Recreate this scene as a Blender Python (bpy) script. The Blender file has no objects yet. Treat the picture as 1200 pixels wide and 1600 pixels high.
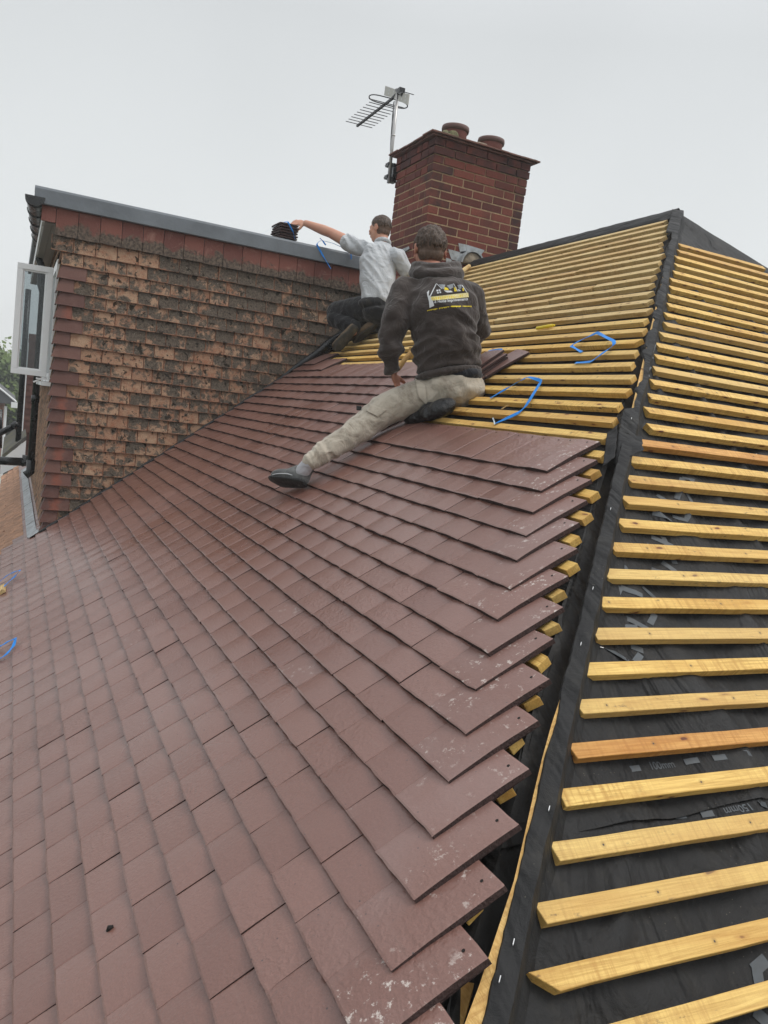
import bpy, bmesh, math, random
from math import sin, cos, tan, pi, radians, sqrt
from mathutils import Vector, Matrix, Quaternion, noise
from mathutils.bvhtree import BVHTree
V = Vector
random.seed(11)
SC = bpy.context.scene
COL = SC.collection

# ------------------------------------------------------------------ camera
F = 1250.212
CAM = V((4.21296, -3.86843, -1.59881))
FW = V((-0.896546, 0.428812, -0.110997)).normalized()
YAW, PITCH, ROLL = 0.446081, 0.111227, 0.119498
FW = V((-cos(YAW) * cos(PITCH), sin(YAW) * cos(PITCH), -sin(PITCH)))
_R = FW.cross(V((0, 0, 1))).normalized(); _U = _R.cross(FW)
RT = cos(ROLL) * _R + sin(ROLL) * _U
UP = -sin(ROLL) * _R + cos(ROLL) * _U
cd = bpy.data.cameras.new("camera"); cam = bpy.data.objects.new("camera", cd); COL.objects.link(cam)
cam.matrix_world = Matrix(((RT.x, UP.x, -FW.x, CAM.x), (RT.y, UP.y, -FW.y, CAM.y), (RT.z, UP.z, -FW.z, CAM.z), (0, 0, 0, 1)))
cd.sensor_fit = 'VERTICAL'; cd.sensor_height = 36; cd.lens = 36 * F / 1600
cd.clip_start = 0.05; cd.clip_end = 2000
SC.camera = cam

# ------------------------------------------------------------------ light
SUN_EL, SUN_AZ = radians(56), radians(28)      # azimuth measured from +Y clockwise
w = bpy.data.worlds.new("World"); SC.world = w; w.use_nodes = True
nt = w.node_tree; nt.nodes.clear()
out = nt.nodes.new('ShaderNodeOutputWorld'); bg = nt.nodes.new('ShaderNodeBackground')
sky = nt.nodes.new('ShaderNodeTexSky'); sky.sky_type = 'NISHITA'; sky.sun_disc = False
sky.sun_elevation = SUN_EL; sky.sun_rotation = SUN_AZ; sky.air_density = 2.0; sky.dust_density = 6.0
hs = nt.nodes.new('ShaderNodeHueSaturation'); hs.inputs['Saturation'].default_value = 0.08
hs.inputs['Value'].default_value = 0.35
tc = nt.nodes.new('ShaderNodeTexCoord'); sx = nt.nodes.new('ShaderNodeSeparateXYZ'); rp = nt.nodes.new('ShaderNodeValToRGB')
cr = rp.color_ramp
cr.elements[0].position = 0.0; cr.elements[0].color = (8.1, 8.3, 8.3, 1)
cr.elements[1].position = 1.0; cr.elements[1].color = (11.5, 11.7, 12.0, 1)
for p_, c_ in ((0.12, (7.6, 7.9, 8.0, 1)), (0.42, (6.1, 6.35, 6.5, 1)), (0.62, (7.6, 7.8, 8.1, 1))):
    e = cr.elements.new(p_); e.color = c_
cn = nt.nodes.new('ShaderNodeTexNoise'); cn.inputs['Scale'].default_value = 1.6; cn.inputs['Detail'].default_value = 3
cm_ = nt.nodes.new('ShaderNodeMapRange'); cm_.inputs[1].default_value = 0.3; cm_.inputs[2].default_value = 0.7
cm_.inputs[3].default_value = 0.94; cm_.inputs[4].default_value = 1.05
mu = nt.nodes.new('ShaderNodeMix'); mu.data_type = 'RGBA'; mu.blend_type = 'MULTIPLY'; mu.inputs[0].default_value = 1
mx = nt.nodes.new('ShaderNodeMix'); mx.data_type = 'RGBA'; mx.inputs[0].default_value = 0.82
L = nt.links.new
L(tc.outputs['Generated'], sx.inputs[0]); L(sx.outputs['Z'], rp.inputs[0]); L(tc.outputs['Generated'], cn.inputs['Vector'])
L(cn.outputs[0], cm_.inputs[0]); L(rp.outputs[0], mu.inputs[6]); L(cm_.outputs[0], mu.inputs[7])
L(sky.outputs[0], hs.inputs['Color']); L(hs.outputs[0], mx.inputs[6]); L(mu.outputs[2], mx.inputs[7])
L(mx.outputs[2], bg.inputs[0]); bg.inputs[1].default_value = 0.1
L(bg.outputs[0], out.inputs[0])
sd = bpy.data.lights.new("sun", 'SUN'); sd.energy = 1.1; sd.angle = radians(24); sd.color = (1.0, 0.975, 0.94)
so = bpy.data.objects.new("sun", sd); COL.objects.link(so)
sdir = V((sin(SUN_AZ) * cos(SUN_EL), cos(SUN_AZ) * cos(SUN_EL), sin(SUN_EL)))
so.rotation_euler = sdir.to_track_quat('Z', 'Y').to_euler(); so.location = (0, 0, 20)
SC.view_settings.view_transform = 'Standard'; SC.view_settings.look = 'None'
SC.view_settings.exposure = 0.42; SC.view_settings.gamma = 1.0

# ------------------------------------------------------------------ roof geometry constants (ridge apex = origin)
AA, AB = 0.670951, 0.664031
nA = V((0, -sin(AA), cos(AA))); eA = V((0, -cos(AA), -sin(AA)))     # normal, down-slope
nB = V((sin(AB), 0, cos(AB))); eB = V((cos(AB), 0, -sin(AB)))
SA0, SB0, ST0, GB, GA = 0.15243, 0.55435, 2.79585, 0.10317, 0.10142
GROUND = -7.0
XC = -2.7          # dormer cheek
YF = -3.57         # dormer front
def ray(px, py): return (FW + RT * ((px - 600) / F) - UP * ((py - 800) / F))
def onN(px, py, N, n): d = ray(px, py); return CAM + d * ((n - CAM.dot(N)) / d.dot(N))
def onA(px, py, n=0.0): return onN(px, py, nA, n)
def onB(px, py, n=0.0): return onN(px, py, nB, n)
def onX(px, py, x0): return onN(px, py, V((1, 0, 0)), x0)
def onY(px, py, y0): return onN(px, py, V((0, 1, 0)), y0)
def at(px, py, dep): return CAM + ray(px, py) * dep
def PA(x, s, n=0.0): return V((x, 0, 0)) + eA * s + nA * n
def PB(y, s, n=0.0): return V((0, y, 0)) + eB * s + nB * n

# ------------------------------------------------------------------ material helpers
class NT:
    def __init__(s, name):
        s.m = bpy.data.materials.new(name); s.m.use_nodes = True; s.t = s.m.node_tree
        s.b = s.t.nodes['Principled BSDF']; s.out = s.t.nodes['Material Output']
    def n(s, kind, **kw):
        x = s.t.nodes.new(kind)
        for k, v in kw.items():
            if k.startswith('i_'):
                k = k[2:].replace('_', ' ')
                x.inputs[k].default_value = v
            else: setattr(x, k, v)
        return x
    def l(s, a, b): s.t.links.new(a, b)
    def coord(s, scale=(1, 1, 1), kind='Object', rot=(0, 0, 0)):
        c = s.n('ShaderNodeTexCoord'); m = s.n('ShaderNodeMapping'); m.inputs['Scale'].default_value = scale
        m.inputs['Rotation'].default_value = rot
        s.l(c.outputs[kind], m.inputs[0]); return m.outputs[0]
    def noise(s, vec, scale, detail=4, rough=0.55, dist=0):
        x = s.n('ShaderNodeTexNoise', i_Scale=scale, i_Detail=detail, i_Roughness=rough, i_Distortion=dist)
        s.l(vec, x.inputs['Vector']); return x.outputs[0]
    def voro(s, vec, scale, feat='F1', out='Distance'):
        x = s.n('ShaderNodeTexVoronoi', feature=feat, i_Scale=scale); s.l(vec, x.inputs['Vector']); return x.outputs[out]
    def rng(s, v, a, b, c=0.0, d=1.0):
        x = s.n('ShaderNodeMapRange'); s.l(v, x.inputs[0])
        for i, q in enumerate((a, b, c, d)): x.inputs[i + 1].default_value = q
        return x.outputs[0]
    def math(s, op, a, b=0.5):
        x = s.n('ShaderNodeMath', operation=op)
        for i, q in enumerate((a, b)):
            if isinstance(q, (int, float)): x.inputs[i].default_value = q
            else: s.l(q, x.inputs[i])
        return x.outputs[0]
    def mix(s, f, a, b, mode='MIX'):
        x = s.n('ShaderNodeMix', data_type='RGBA', blend_type=mode)
        for i, q in ((0, f), (6, a), (7, b)):
            if isinstance(q, (int, float)): x.inputs[i].default_value = q
            elif isinstance(q, tuple): x.inputs[i].default_value = (*q[:3], 1)
            else: s.l(q, x.inputs[i])
        return x.outputs[2]
    def attr(s, name='tint'):
        return s.n('ShaderNodeAttribute', attribute_name=name)
    def rgb(s, a, b, c):
        x = s.n('ShaderNodeCombineColor')
        for i, q in enumerate((a, b, c)):
            if isinstance(q, (int, float)): x.inputs[i].default_value = q
            else: s.l(q, x.inputs[i])
        return x.outputs[0]
    def bump(s, h, strength=0.3, dist=0.01, prev=None):
        x = s.n('ShaderNodeBump', i_Strength=strength, i_Distance=dist); s.l(h, x.inputs['Height'])
        if prev: s.l(prev, x.inputs['Normal'])
        return x.outputs[0]
    def fin(s, col=None, rough=None, nrm=None, spec=None, metal=None):
        for k, v in (('Base Color', col), ('Roughness', rough), ('Normal', nrm), ('Specular IOR Level', spec), ('Metallic', metal)):
            if v is None: continue
            if isinstance(v, tuple): s.b.inputs[k].default_value = (*v[:3], 1)
            elif isinstance(v, (int, float)): s.b.inputs[k].default_value = v
            else: s.l(v, s.b.inputs[k])
        return s.m

def simple(name, col, rough=0.6, var=0.15, scale=8, bump=0.0, bscale=60, metal=0.0, spec=0.5, dirt=None, dirts=3):
    t = NT(name); c = t.coord(); n = t.noise(c, scale, 5)
    k = t.rng(n, 0.3, 0.7, 1 - var, 1 + var)
    x = t.mix(1.0, tuple(col), t.rgb(k, k, k), 'MULTIPLY')
    if dirt: x = t.mix(t.rng(t.noise(c, dirts, 6, 0.65), 0.5, 0.72, 0, 0.8), x, tuple(dirt))
    r = t.rng(n, 0.3, 0.7, max(0.02, rough - 0.08), rough + 0.08)
    nr = t.bump(t.noise(c, bscale, 4), bump, 0.01) if bump else None
    return t.fin(x, r, nr, spec, metal)

M = {}
def mat_tile():
    t = NT('maroon_concrete_tile'); c = t.coord(); a = t.attr()
    sp = t.n('ShaderNodeSeparateColor'); t.l(a.outputs['Color'], sp.inputs[0])
    base = t.mix(sp.outputs[0], (0.170, 0.078, 0.060), (0.212, 0.106, 0.084))
    cl = t.noise(c, 2.2, 3); base = t.mix(t.rng(cl, 0.4, 0.65, 0, 0.4), base, (0.182, 0.088, 0.066))
    fine = t.noise(c, 240, 3, 0.7); base = t.mix(1, base, t.rgb(*[t.rng(fine, 0.25, 0.75, 0.86, 1.14)] * 3), 'MULTIPLY')
    st = t.noise(t.coord((5, 60, 60)), 1.0, 4); base = t.mix(t.rng(st, 0.6, 0.85, 0, 0.16), base, (0.30, 0.22, 0.19))
    # pits and specks
    vo = t.voro(c, 38); sel = t.noise(c, 9, 2)
    base = t.mix(t.math('MULTIPLY', t.rng(vo, 0.05, 0.09, 1, 0), t.rng(sel, 0.52, 0.6, 0, 1)), base, (0.05, 0.03, 0.03))
    # white lime scuffs on handled tiles
    sc = t.noise(c, 42, 6, 0.74); s2 = t.noise(c, 5, 2)
    f = t.math('MULTIPLY', t.math('MULTIPLY', t.rng(sc, 0.575, 0.64, 0, 0.9), t.rng(s2, 0.40, 0.56, 0, 1)), sp.outputs[1])
    base = t.mix(f, base, (0.62, 0.55, 0.50))
    base = t.mix(t.math('MULTIPLY', t.rng(t.noise(c, 3.5, 5), 0.4, 0.7, 0, 0.5), sp.outputs[1]), base, (0.26, 0.175, 0.16))
    wet = t.noise(c, 1.3, 3); r = t.rng(wet, 0.35, 0.65, 0.27, 0.46)
    r = t.math('ADD', r, t.math('MULTIPLY', sp.outputs[1], 0.14))
    b1 = t.bump(t.noise(c, 95, 3, 0.6), t.math('MULTIPLY', 1.0, 0.24) and 0.24, 0.006)
    x = t.n('ShaderNodeBump', i_Distance=0.010); t.l(t.rng(t.noise(c, 62, 2, 0.5, 0.6), 0.45, 0.7), x.inputs['Height'])
    t.l(t.rng(t.noise(c, 2.6, 2), 0.46, 0.66, 0.0, 0.17), x.inputs['Strength']); t.l(b1, x.inputs['Normal'])
    t.b.inputs['Coat Weight'].default_value = 0.28; t.b.inputs['Coat Roughness'].default_value = 0.16
    t.l(x.outputs[0], t.b.inputs['Coat Normal'])
    return t.fin(base, r, x.outputs[0], 0.7)
M['tile'] = mat_tile()
M['tile_edge'] = simple('tile_edge_shade', (0.050, 0.026, 0.023), 0.9, 0.3, 60, 0.7, 160)  # edge faces coloured darker: wet, with the course-line shade painted in
M['hole'] = simple('nail_hole', (0.012, 0.009, 0.008), 0.9)

def mat_wood(name, c1, c2, knot=(0.13, 0.04, 0.018), rnd=True, stain=1.0):
    t = NT(name); oi = t.n('ShaderNodeObjectInfo')
    c0 = t.n('ShaderNodeTexCoord'); ad = t.n('ShaderNodeVectorMath', operation='ADD'); t.l(c0.outputs['Object'], ad.inputs[0])
    mm = t.math('MULTIPLY', oi.outputs['Random'], 37.0); cb = t.n('ShaderNodeCombineXYZ')
    for i in range(3): t.l(mm, cb.inputs[i])
    t.l(cb.outputs[0], ad.inputs[1]); P = ad.outputs[0]
    def mp(sc):
        m = t.n('ShaderNodeMapping'); m.inputs['Scale'].default_value = sc; t.l(P, m.inputs[0]); return m.outputs[0]
    warp = t.noise(mp((2.5, 5, 5)), 1, 2)
    g = t.noise(mp((4, 110, 110)), 1.0, 4, 0.62, 1.6)
    base = t.mix(t.rng(g, 0.32, 0.62), tuple(q * 0.86 for q in c1), c2)
    base = t.mix(t.rng(t.noise(mp((1.6, 10, 10)), 1, 4, .6), 0.42, 0.72, 0, 0.7), base, (c1[0] * 0.86, c1[1] * 0.70, c1[2] * 0.50))
    wv = t.noise(mp((110, 9, 9)), 1.0, 3, 0.6); patch_ = t.rng(t.noise(mp((2, 3, 3)), 1, 2), 0.36, 0.55)
    base = t.mix(t.math('MULTIPLY', t.rng(wv, 0.46, 0.66, 0, 0.75), patch_), base, (c2[0] * 0.58, c2[1] * 0.46, c2[2] * 0.36))
    kv = t.n('ShaderNodeVectorMath', operation='ADD'); kx = t.n('ShaderNodeTexNoise', i_Scale=14.0, i_Detail=3.0); t.l(P, kx.inputs['Vector']); ks = t.n('ShaderNodeVectorMath', operation='SCALE'); ks.inputs['Scale'].default_value = 0.02; t.l(kx.outputs['Color'], ks.inputs[0]); t.l(P, kv.inputs[0]); t.l(ks.outputs[0], kv.inputs[1])
    km = t.n('ShaderNodeMapping'); km.inputs['Scale'].default_value = (8, 26, 26); t.l(kv.outputs[0], km.inputs[0]); vd = t.voro(km.outputs[0], 1.0); base = t.mix(t.rng(vd, 0.10, 0.24, 0.55, 0), base, (c1[0] * .6, c1[1] * .42, c1[2] * .3)); base = t.mix(t.rng(vd, 0.085, 0.125, 0.95, 0), base, knot)
    dk = t.noise(mp((22, 60, 60)), 1.0, 5, 0.7); base = t.mix(t.math('MULTIPLY', t.rng(dk, 0.60, 0.68, 0, 0.85), t.rng(t.noise(mp((1.3, 4, 4)), 1, 2), .46, .58)), base, (0.10, 0.055, 0.03))
    if rnd:
        base = t.mix(t.rng(oi.outputs['Random'], 0.78, 0.95, 0.0, 0.3), base, (0.46, 0.25, 0.09))
        r2_ = t.n('ShaderNodeTexWhiteNoise', noise_dimensions='1D'); t.l(t.math('MULTIPLY', oi.outputs['Random'], 91.0), r2_.inputs['W'])
        base = t.mix(t.rng(r2_.outputs['Value'], 0.5, 1.0, 0.0, 0.35), base, (0.60, 0.46, 0.22))
    so_ = t.n('ShaderNodeSeparateXYZ'); t.l(c0.outputs['Object'], so_.inputs[0])
    fx = t.math('MULTIPLY', t.math('SUBTRACT', t.math('FRACT', t.math('DIVIDE', so_.outputs[0], 0.42), 0), 0.5), 0.42)
    fy = t.math('SUBTRACT', so_.outputs[1], 0.019); dn = t.math('SQRT', t.math('ADD', t.math('MULTIPLY', fx, fx), t.math('MULTIPLY', fy, fy)), 0)
    base = t.mix(t.rng(dn, 0.002, 0.009, 0.45, 0), base, (0.16, 0.09, 0.04)); base = t.mix(t.rng(dn, 0.0018, 0.0026, 0.95, 0), base, (0.05, 0.045, 0.04))
    b = t.bump(g, 0.5, 0.004)
    b = t.bump(wv, 0.4, 0.003, b)
    return t.fin(base, 0.62, b, 0.3)
M['batten'] = mat_wood('yellow_treated_pine', (0.64, 0.385, 0.10), (0.88, 0.605, 0.19))
M['batten_orange'] = mat_wood('orange_pine', (0.52, 0.25, 0.065), (0.76, 0.42, 0.13), rnd=False)
M['batten_pale'] = mat_wood('weathered_pale_pine', (0.54, 0.38, 0.16), (0.78, 0.60, 0.30))
M['board'] = mat_wood('hip_board_pine', (0.58, 0.34, 0.10), (0.74, 0.50, 0.19), rnd=False)

def mat_memb():
    t = NT('black_breather_membrane'); c = t.coord()
    n = t.noise(c, 3, 5, 0.6); base = t.mix(t.rng(n, 0.3, 0.7), (0.011, 0.011, 0.0115), (0.023, 0.023, 0.0235))
    d = t.noise(c, 9, 6, 0.7); base = t.mix(t.rng(d, 0.52, 0.78, 0, 0.4), base, (0.070, 0.064, 0.054))
    sp = t.voro(c, 75); base = t.mix(t.math('MULTIPLY', t.rng(sp, 0.04, 0.09, 1, 0), t.rng(t.noise(c, 7, 2), 0.53, 0.6, 0, 0.7)), base, (0.26, 0.235, 0.18))
    b = t.bump(t.noise(t.coord((1, 3, 1)), 2.2, 3, 0.55, 0.8), 0.8, 0.06)
    b = t.bump(t.noise(c, 16, 5, 0.65, 0.5), 0.45, 0.014, b)
    b = t.bump(t.noise(c, 420, 2), 0.3, 0.002, b)
    return t.fin(base, t.rng(n, 0.3, 0.7, 0.52, 0.72), b, 0.24)
M['memb'] = mat_memb()
M['print'] = simple('grey_membrane_print', (0.062, 0.073, 0.083), 0.6, 0.35, 30)
M['staple'] = simple('staple_steel', (0.75, 0.75, 0.75), 0.35, metal=0.6)
M['felt'] = simple('grey_roof_edge_trim', (0.155, 0.175, 0.195), 0.55, 0.22, 3.5, 0.15, 40)
M['black'] = simple('black_plastic', (0.012, 0.013, 0.014), 0.28, 0.2, 10)
M['upvc'] = simple('white_upvc', (0.86, 0.87, 0.87), 0.3, 0.03, 4)
M['soffit'] = simple('grey_brown_soffit_board', (0.30, 0.27, 0.24), 0.45, 0.15, 6)
M['lead'] = simple('weathered_lead', (0.36, 0.385, 0.40), 0.55, 0.25, 14, 0.3, 40, dirt=(0.14, 0.13, 0.11), dirts=18)
M['brownlead'] = simple('dirty_mortar', (0.27, 0.22, 0.16), 0.9, 0.35, 22, 0.8, 50, dirt=(0.08, 0.07, 0.045), dirts=14)
M['moss'] = simple('mossy_mortar', (0.13, 0.12, 0.055), 0.95, 0.45, 26, 1.0, 60, dirt=(0.33, 0.29, 0.21), dirts=12)
M['strap'] = simple('blue_strapping', (0.02, 0.24, 0.72), 0.45, 0.12, 20, spec=0.25)
M['whitestrap'] = simple('clear_strapping', (0.55, 0.66, 0.74), 0.3)
M['alu'] = simple('galvanised_mast', (0.50, 0.49, 0.48), 0.38, 0.1, 20, metal=0.75)
M['darkmetal'] = simple('dark_aerial_metal', (0.05, 0.05, 0.055), 0.45, metal=0.4)
M['reflector'] = simple('cream_reflector_panel', (0.48, 0.47, 0.42), 0.5, 0.12, 20)
M['yellow'] = simple('yellow_plastic', (0.78, 0.60, 0.03), 0.4)

def mat_hung():
    t = NT('lichened_clay_tile'); c = t.coord(); a = t.attr(); sp = t.n('ShaderNodeSeparateColor'); t.l(a.outputs['Color'], sp.inputs[0])
    off = t.n('ShaderNodeVectorMath', operation='ADD'); t.l(c, off.inputs[0]); cb = t.n('ShaderNodeCombineXYZ')
    t.l(t.math('MULTIPLY', sp.outputs[2], 5.0), cb.inputs[1]); t.l(cb.outputs[0], off.inputs[1]); P = off.outputs[0]
    clay = t.mix(sp.outputs[0], (0.34, 0.20, 0.13), (0.43, 0.285, 0.19))
    clay = t.mix(t.rng(t.noise(P, 16, 5, .65), 0.45, 0.7, 0, 0.8), clay, (0.29, 0.115, 0.065))
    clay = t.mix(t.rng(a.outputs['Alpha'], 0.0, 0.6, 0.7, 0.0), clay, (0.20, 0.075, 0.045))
    dark = t.mix(t.rng(t.noise(P, 60, 5, 0.75), 0.3, 0.7), (0.034, 0.028, 0.024), (0.175, 0.15, 0.12))
    n1 = t.math('ADD', t.math('MULTIPLY', t.noise(P, 11, 7, 0.66, 0.3), 0.75), t.math('MULTIPLY', t.noise(P, 34, 5, 0.7, 0.2), 0.25))
    thr = t.math('ADD', n1, t.math('MULTIPLY', t.math('SUBTRACT', sp.outputs[1], 0.5), 0.17))
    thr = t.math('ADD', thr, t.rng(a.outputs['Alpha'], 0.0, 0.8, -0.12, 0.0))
    low = t.noise(c, 1.6, 2); thr = t.math('ADD', thr, t.math('MULTIPLY', t.math('SUBTRACT', low, 0.5), 0.2))
    base = t.mix(t.rng(thr, 0.435, 0.50, 0, 0.95), clay, dark)
    n3 = t.noise(P, 19, 5, 0.6, 0.4); base = t.mix(t.rng(n3, 0.585, 0.635, 0, 0.92), base, (0.022, 0.018, 0.013))
    lich = t.voro(P, 60); base = t.mix(t.math('MULTIPLY', t.rng(lich, 0.10, 0.2, 0.8, 0), t.rng(t.noise(P, 6, 3), 0.54, 0.62, 0, 1)), base, (0.40, 0.385, 0.33))
    base = t.mix(1, base, t.rgb(*[t.rng(t.noise(P, 150, 4, 0.75), 0.25, 0.75, 0.7, 1.3)] * 3), 'MULTIPLY')
    b = t.bump(t.noise(P, 70, 6, 0.75), 0.8, 0.010)
    return t.fin(base, 0.9, b, 0.15)
M['hung'] = mat_hung()
def mat_redtop():
    t = NT('red_top_course_clay'); c = t.coord(); a = t.attr(); sp = t.n('ShaderNodeSeparateColor'); t.l(a.outputs['Color'], sp.inputs[0])
    base = t.mix(sp.outputs[0], (0.135, 0.048, 0.038), (0.205, 0.075, 0.055))
    base = t.mix(t.rng(t.noise(c, 7, 5, 0.65, 1.5), 0.55, 0.7, 0, 0.4), base, (0.40, 0.24, 0.19))
    z = t.n('ShaderNodeSeparateXYZ'); t.l(c, z.inputs[0])
    zz = t.math('ADD', z.outputs[2], t.rng(t.noise(c, 9, 6, 0.7), 0.3, 0.7, -0.06, 0.06))
    dark = t.mix(t.rng(t.noise(c, 45, 5), 0.35, 0.65), (0.035, 0.027, 0.02), (0.15, 0.115, 0.085))
    base = t.mix(t.rng(zz, -0.415, -0.385, 0.96, 0), base, dark)
    return t.fin(base, 0.72, t.bump(t.noise(c, 80, 5), 0.4, 0.005), 0.3)
M['redtop'] = mat_redtop()
def mat_corner():
    t = NT('brown_corner_clay'); c = t.coord(); a = t.attr(); sp = t.n('ShaderNodeSeparateColor'); t.l(a.outputs['Color'], sp.inputs[0])
    base = t.mix(sp.outputs[0], (0.105, 0.046, 0.037), (0.155, 0.074, 0.058))
    base = t.mix(t.rng(t.noise(c, 10, 4), 0.5, 0.75, 0, 0.5), base, (0.22, 0.12, 0.09))
    yy_ = t.n('ShaderNodeSeparateXYZ'); t.l(c, yy_.inputs[0]); ya2 = t.math('ABSOLUTE', t.math('SUBTRACT', yy_.outputs[1], -3.50), 0)
    m = t.math('MULTIPLY', t.rng(t.math('ADD', ya2, t.rng(t.noise(c, 30, 4), .3, .7, -.02, .02)), 0.012, 0.05, 0.85, 0), sp.outputs[1])
    base = t.mix(m, base, (0.225, 0.072, 0.045))
    return t.fin(base, 0.55, t.bump(t.noise(c, 70, 4), 0.3, 0.005), 0.35)
M['corner'] = mat_corner()
def mat_brick():
    t = NT('dark_red_stock_brick'); c = t.coord(); a = t.attr(); sp = t.n('ShaderNodeSeparateColor'); t.l(a.outputs['Color'], sp.inputs[0])
    base = t.mix(sp.outputs[0], (0.115, 0.031, 0.023), (0.215, 0.060, 0.040))
    base = t.mix(t.math('MULTIPLY', sp.outputs[1], t.rng(t.noise(c, 9, 4), 0.35, 0.6, 0.2, 1)), base, (0.050, 0.026, 0.024))
    base = t.mix(t.rng(t.noise(c, 3, 4), .5, .75, 0, .5), base, (0.07, 0.035, 0.03))
    base = t.mix(1, base, t.rgb(*[t.rng(t.noise(c, 70, 5, 0.7), 0.25, 0.75, 0.72, 1.28)] * 3), 'MULTIPLY')
    return t.fin(base, 0.82, t.bump(t.noise(c, 60, 5, 0.7), 0.5, 0.006), 0.25)
M['brick'] = mat_brick()
M['mortar'] = simple('sandy_mortar', (0.40, 0.285, 0.17), 0.95, 0.3, 30, 0.6, 90, dirt=(0.20, 0.13, 0.08), dirts=9)
M['pot'] = simple('terracotta_pot', (0.20, 0.062, 0.048), 0.7, 0.2, 12, 0.2, 50)
M['potrim'] = simple('dark_terracotta_rim', (0.12, 0.06, 0.05), 0.7, 0.2, 12)
M['creasing'] = simple('creasing_tile', (0.17, 0.072, 0.052), 0.8, 0.3, 12, 0.5, 60, dirt=(0.08, 0.065, 0.035), dirts=9)

def mat_glass():
    t = NT('window_glass'); g = t.n('ShaderNodeBsdfGlossy', i_Roughness=0.02); tr = t.n('ShaderNodeBsdfTransparent')
    tr.inputs[0].default_value = (0.60, 0.64, 0.65, 1); fr = t.n('ShaderNodeFresnel', i_IOR=1.5); mxx = t.n('ShaderNodeMixShader')
    t.l(fr.outputs[0], mxx.inputs[0]); t.l(tr.outputs[0], mxx.inputs[1]); t.l(g.outputs[0], mxx.inputs[2]); t.l(mxx.outputs[0], t.out.inputs[0])
    return t.m
M['glass'] = mat_glass()

def mat_cloth(name, col, dirt=None, dirts=6, dth=(0.5, 0.7), rough=0.9, weave=500, fold=0.6, fscale=10):
    t = NT(name); c = t.coord(); n = t.noise(c, 5, 5)
    x = t.mix(1, tuple(col), t.rgb(*[t.rng(n, 0.3, 0.7, 0.86, 1.14)] * 3), 'MULTIPLY')
    if dirt: x = t.mix(t.rng(t.noise(c, dirts, 6, 0.65, 0.6), dth[0], dth[1], 0, 0.75), x, tuple(dirt))
    b = t.bump(t.noise(c, fscale, 4, 0.55, 1.4), fold, 0.03)
    b = t.bump(t.noise(c, weave, 2), 0.3, 0.002, b)
    t.b.inputs['Sheen Weight'].default_value = 0.25
    return t.fin(x, rough, b, 0.2)
M['hoodie'] = mat_cloth('dark_brown_fleece', (0.052, 0.041, 0.037), (0.088, 0.072, 0.064), 5, (0.5, 0.75))
M['trousers'] = mat_cloth('dirty_beige_canvas', (0.46, 0.41, 0.335), (0.14, 0.105, 0.075), 7, (0.49, 0.68))
M['vest'] = mat_cloth('black_undershirt', (0.012, 0.013, 0.017))
M['shirt'] = mat_cloth('light_grey_polo', (0.50, 0.52, 0.54), rough=0.85, fold=0.8)
M['blackpants'] = mat_cloth('black_work_trousers', (0.017, 0.017, 0.019), (0.09, 0.075, 0.055), 7, (0.55, 0.8))
M['sock'] = mat_cloth('white_sock', (0.50, 0.50, 0.53), fold=0.4)
M['shoe'] = mat_cloth('grey_suede_shoe', (0.085, 0.088, 0.088), (0.20, 0.20, 0.19), 12, (0.5, 0.7), fold=0.1)
M['sole'] = simple('black_rubber_sole', (0.012, 0.012, 0.012), 0.6, 0.3, 30, 0.4, 60)
M['boot'] = simple('muddy_brown_boot', (0.13, 0.09, 0.055), 0.8, 0.4, 18, 0.5, 50, dirt=(0.28, 0.19, 0.11), dirts=14)
M['bootsole'] = simple('dark_boot_sole', (0.045, 0.040, 0.032), 0.7, 0.3, 30, 0.5, 60, dirt=(0.14, 0.12, 0.07), dirts=16)
M['foam'] = simple('wet_black_foam', (0.008, 0.008, 0.009), 0.38, 0.3, 30, 1.0, 70)
def mat_skin(name, col):
    t = NT(name); c = t.coord(); n = t.noise(c, 14, 4)
    x = t.mix(t.rng(n, 0.35, 0.7, 0, 0.5), tuple(col), (col[0] * 1.02, col[1] * 0.74, col[2] * 0.68))
    t.b.inputs['Subsurface Weight'].default_value = 0.08
    t.b.inputs['Subsurface Radius'].default_value = (0.01, 0.004, 0.002)
    return t.fin(x, 0.5, t.bump(t.noise(c, 160, 3), 0.12, 0.002), 0.4)
M['skin'] = mat_skin('skin', (0.56, 0.30, 0.205))
M['skin2'] = mat_skin('ruddy_skin', (0.46, 0.215, 0.145))
def mat_hair(name, c1, c2):
    t = NT(name); c = t.coord((1, 1, 0.25)); n = t.noise(c, 120, 4, 0.7)
    x = t.mix(t.rng(n, 0.35, 0.7), tuple(c1), tuple(c2))
    return t.fin(x, 0.5, t.bump(n, 0.8, 0.006), 0.5)
M['hair'] = mat_hair('short_dark_hair', (0.024, 0.014, 0.009), (0.115, 0.068, 0.04))
M['fade'] = mat_hair('clipped_fade_hair', (0.075, 0.042, 0.026), (0.17, 0.10, 0.065))
M['white'] = simple('white_print', (0.62, 0.63, 0.64), 0.8)
M['greyp'] = simple('grey_print', (0.30, 0.32, 0.34), 0.8)
M['yellowp'] = simple('yellow_print', (0.75, 0.58, 0.03), 0.8)
M['creamp'] = simple('cream_print', (0.72, 0.62, 0.30), 0.8, 0.35, 220)

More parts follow.
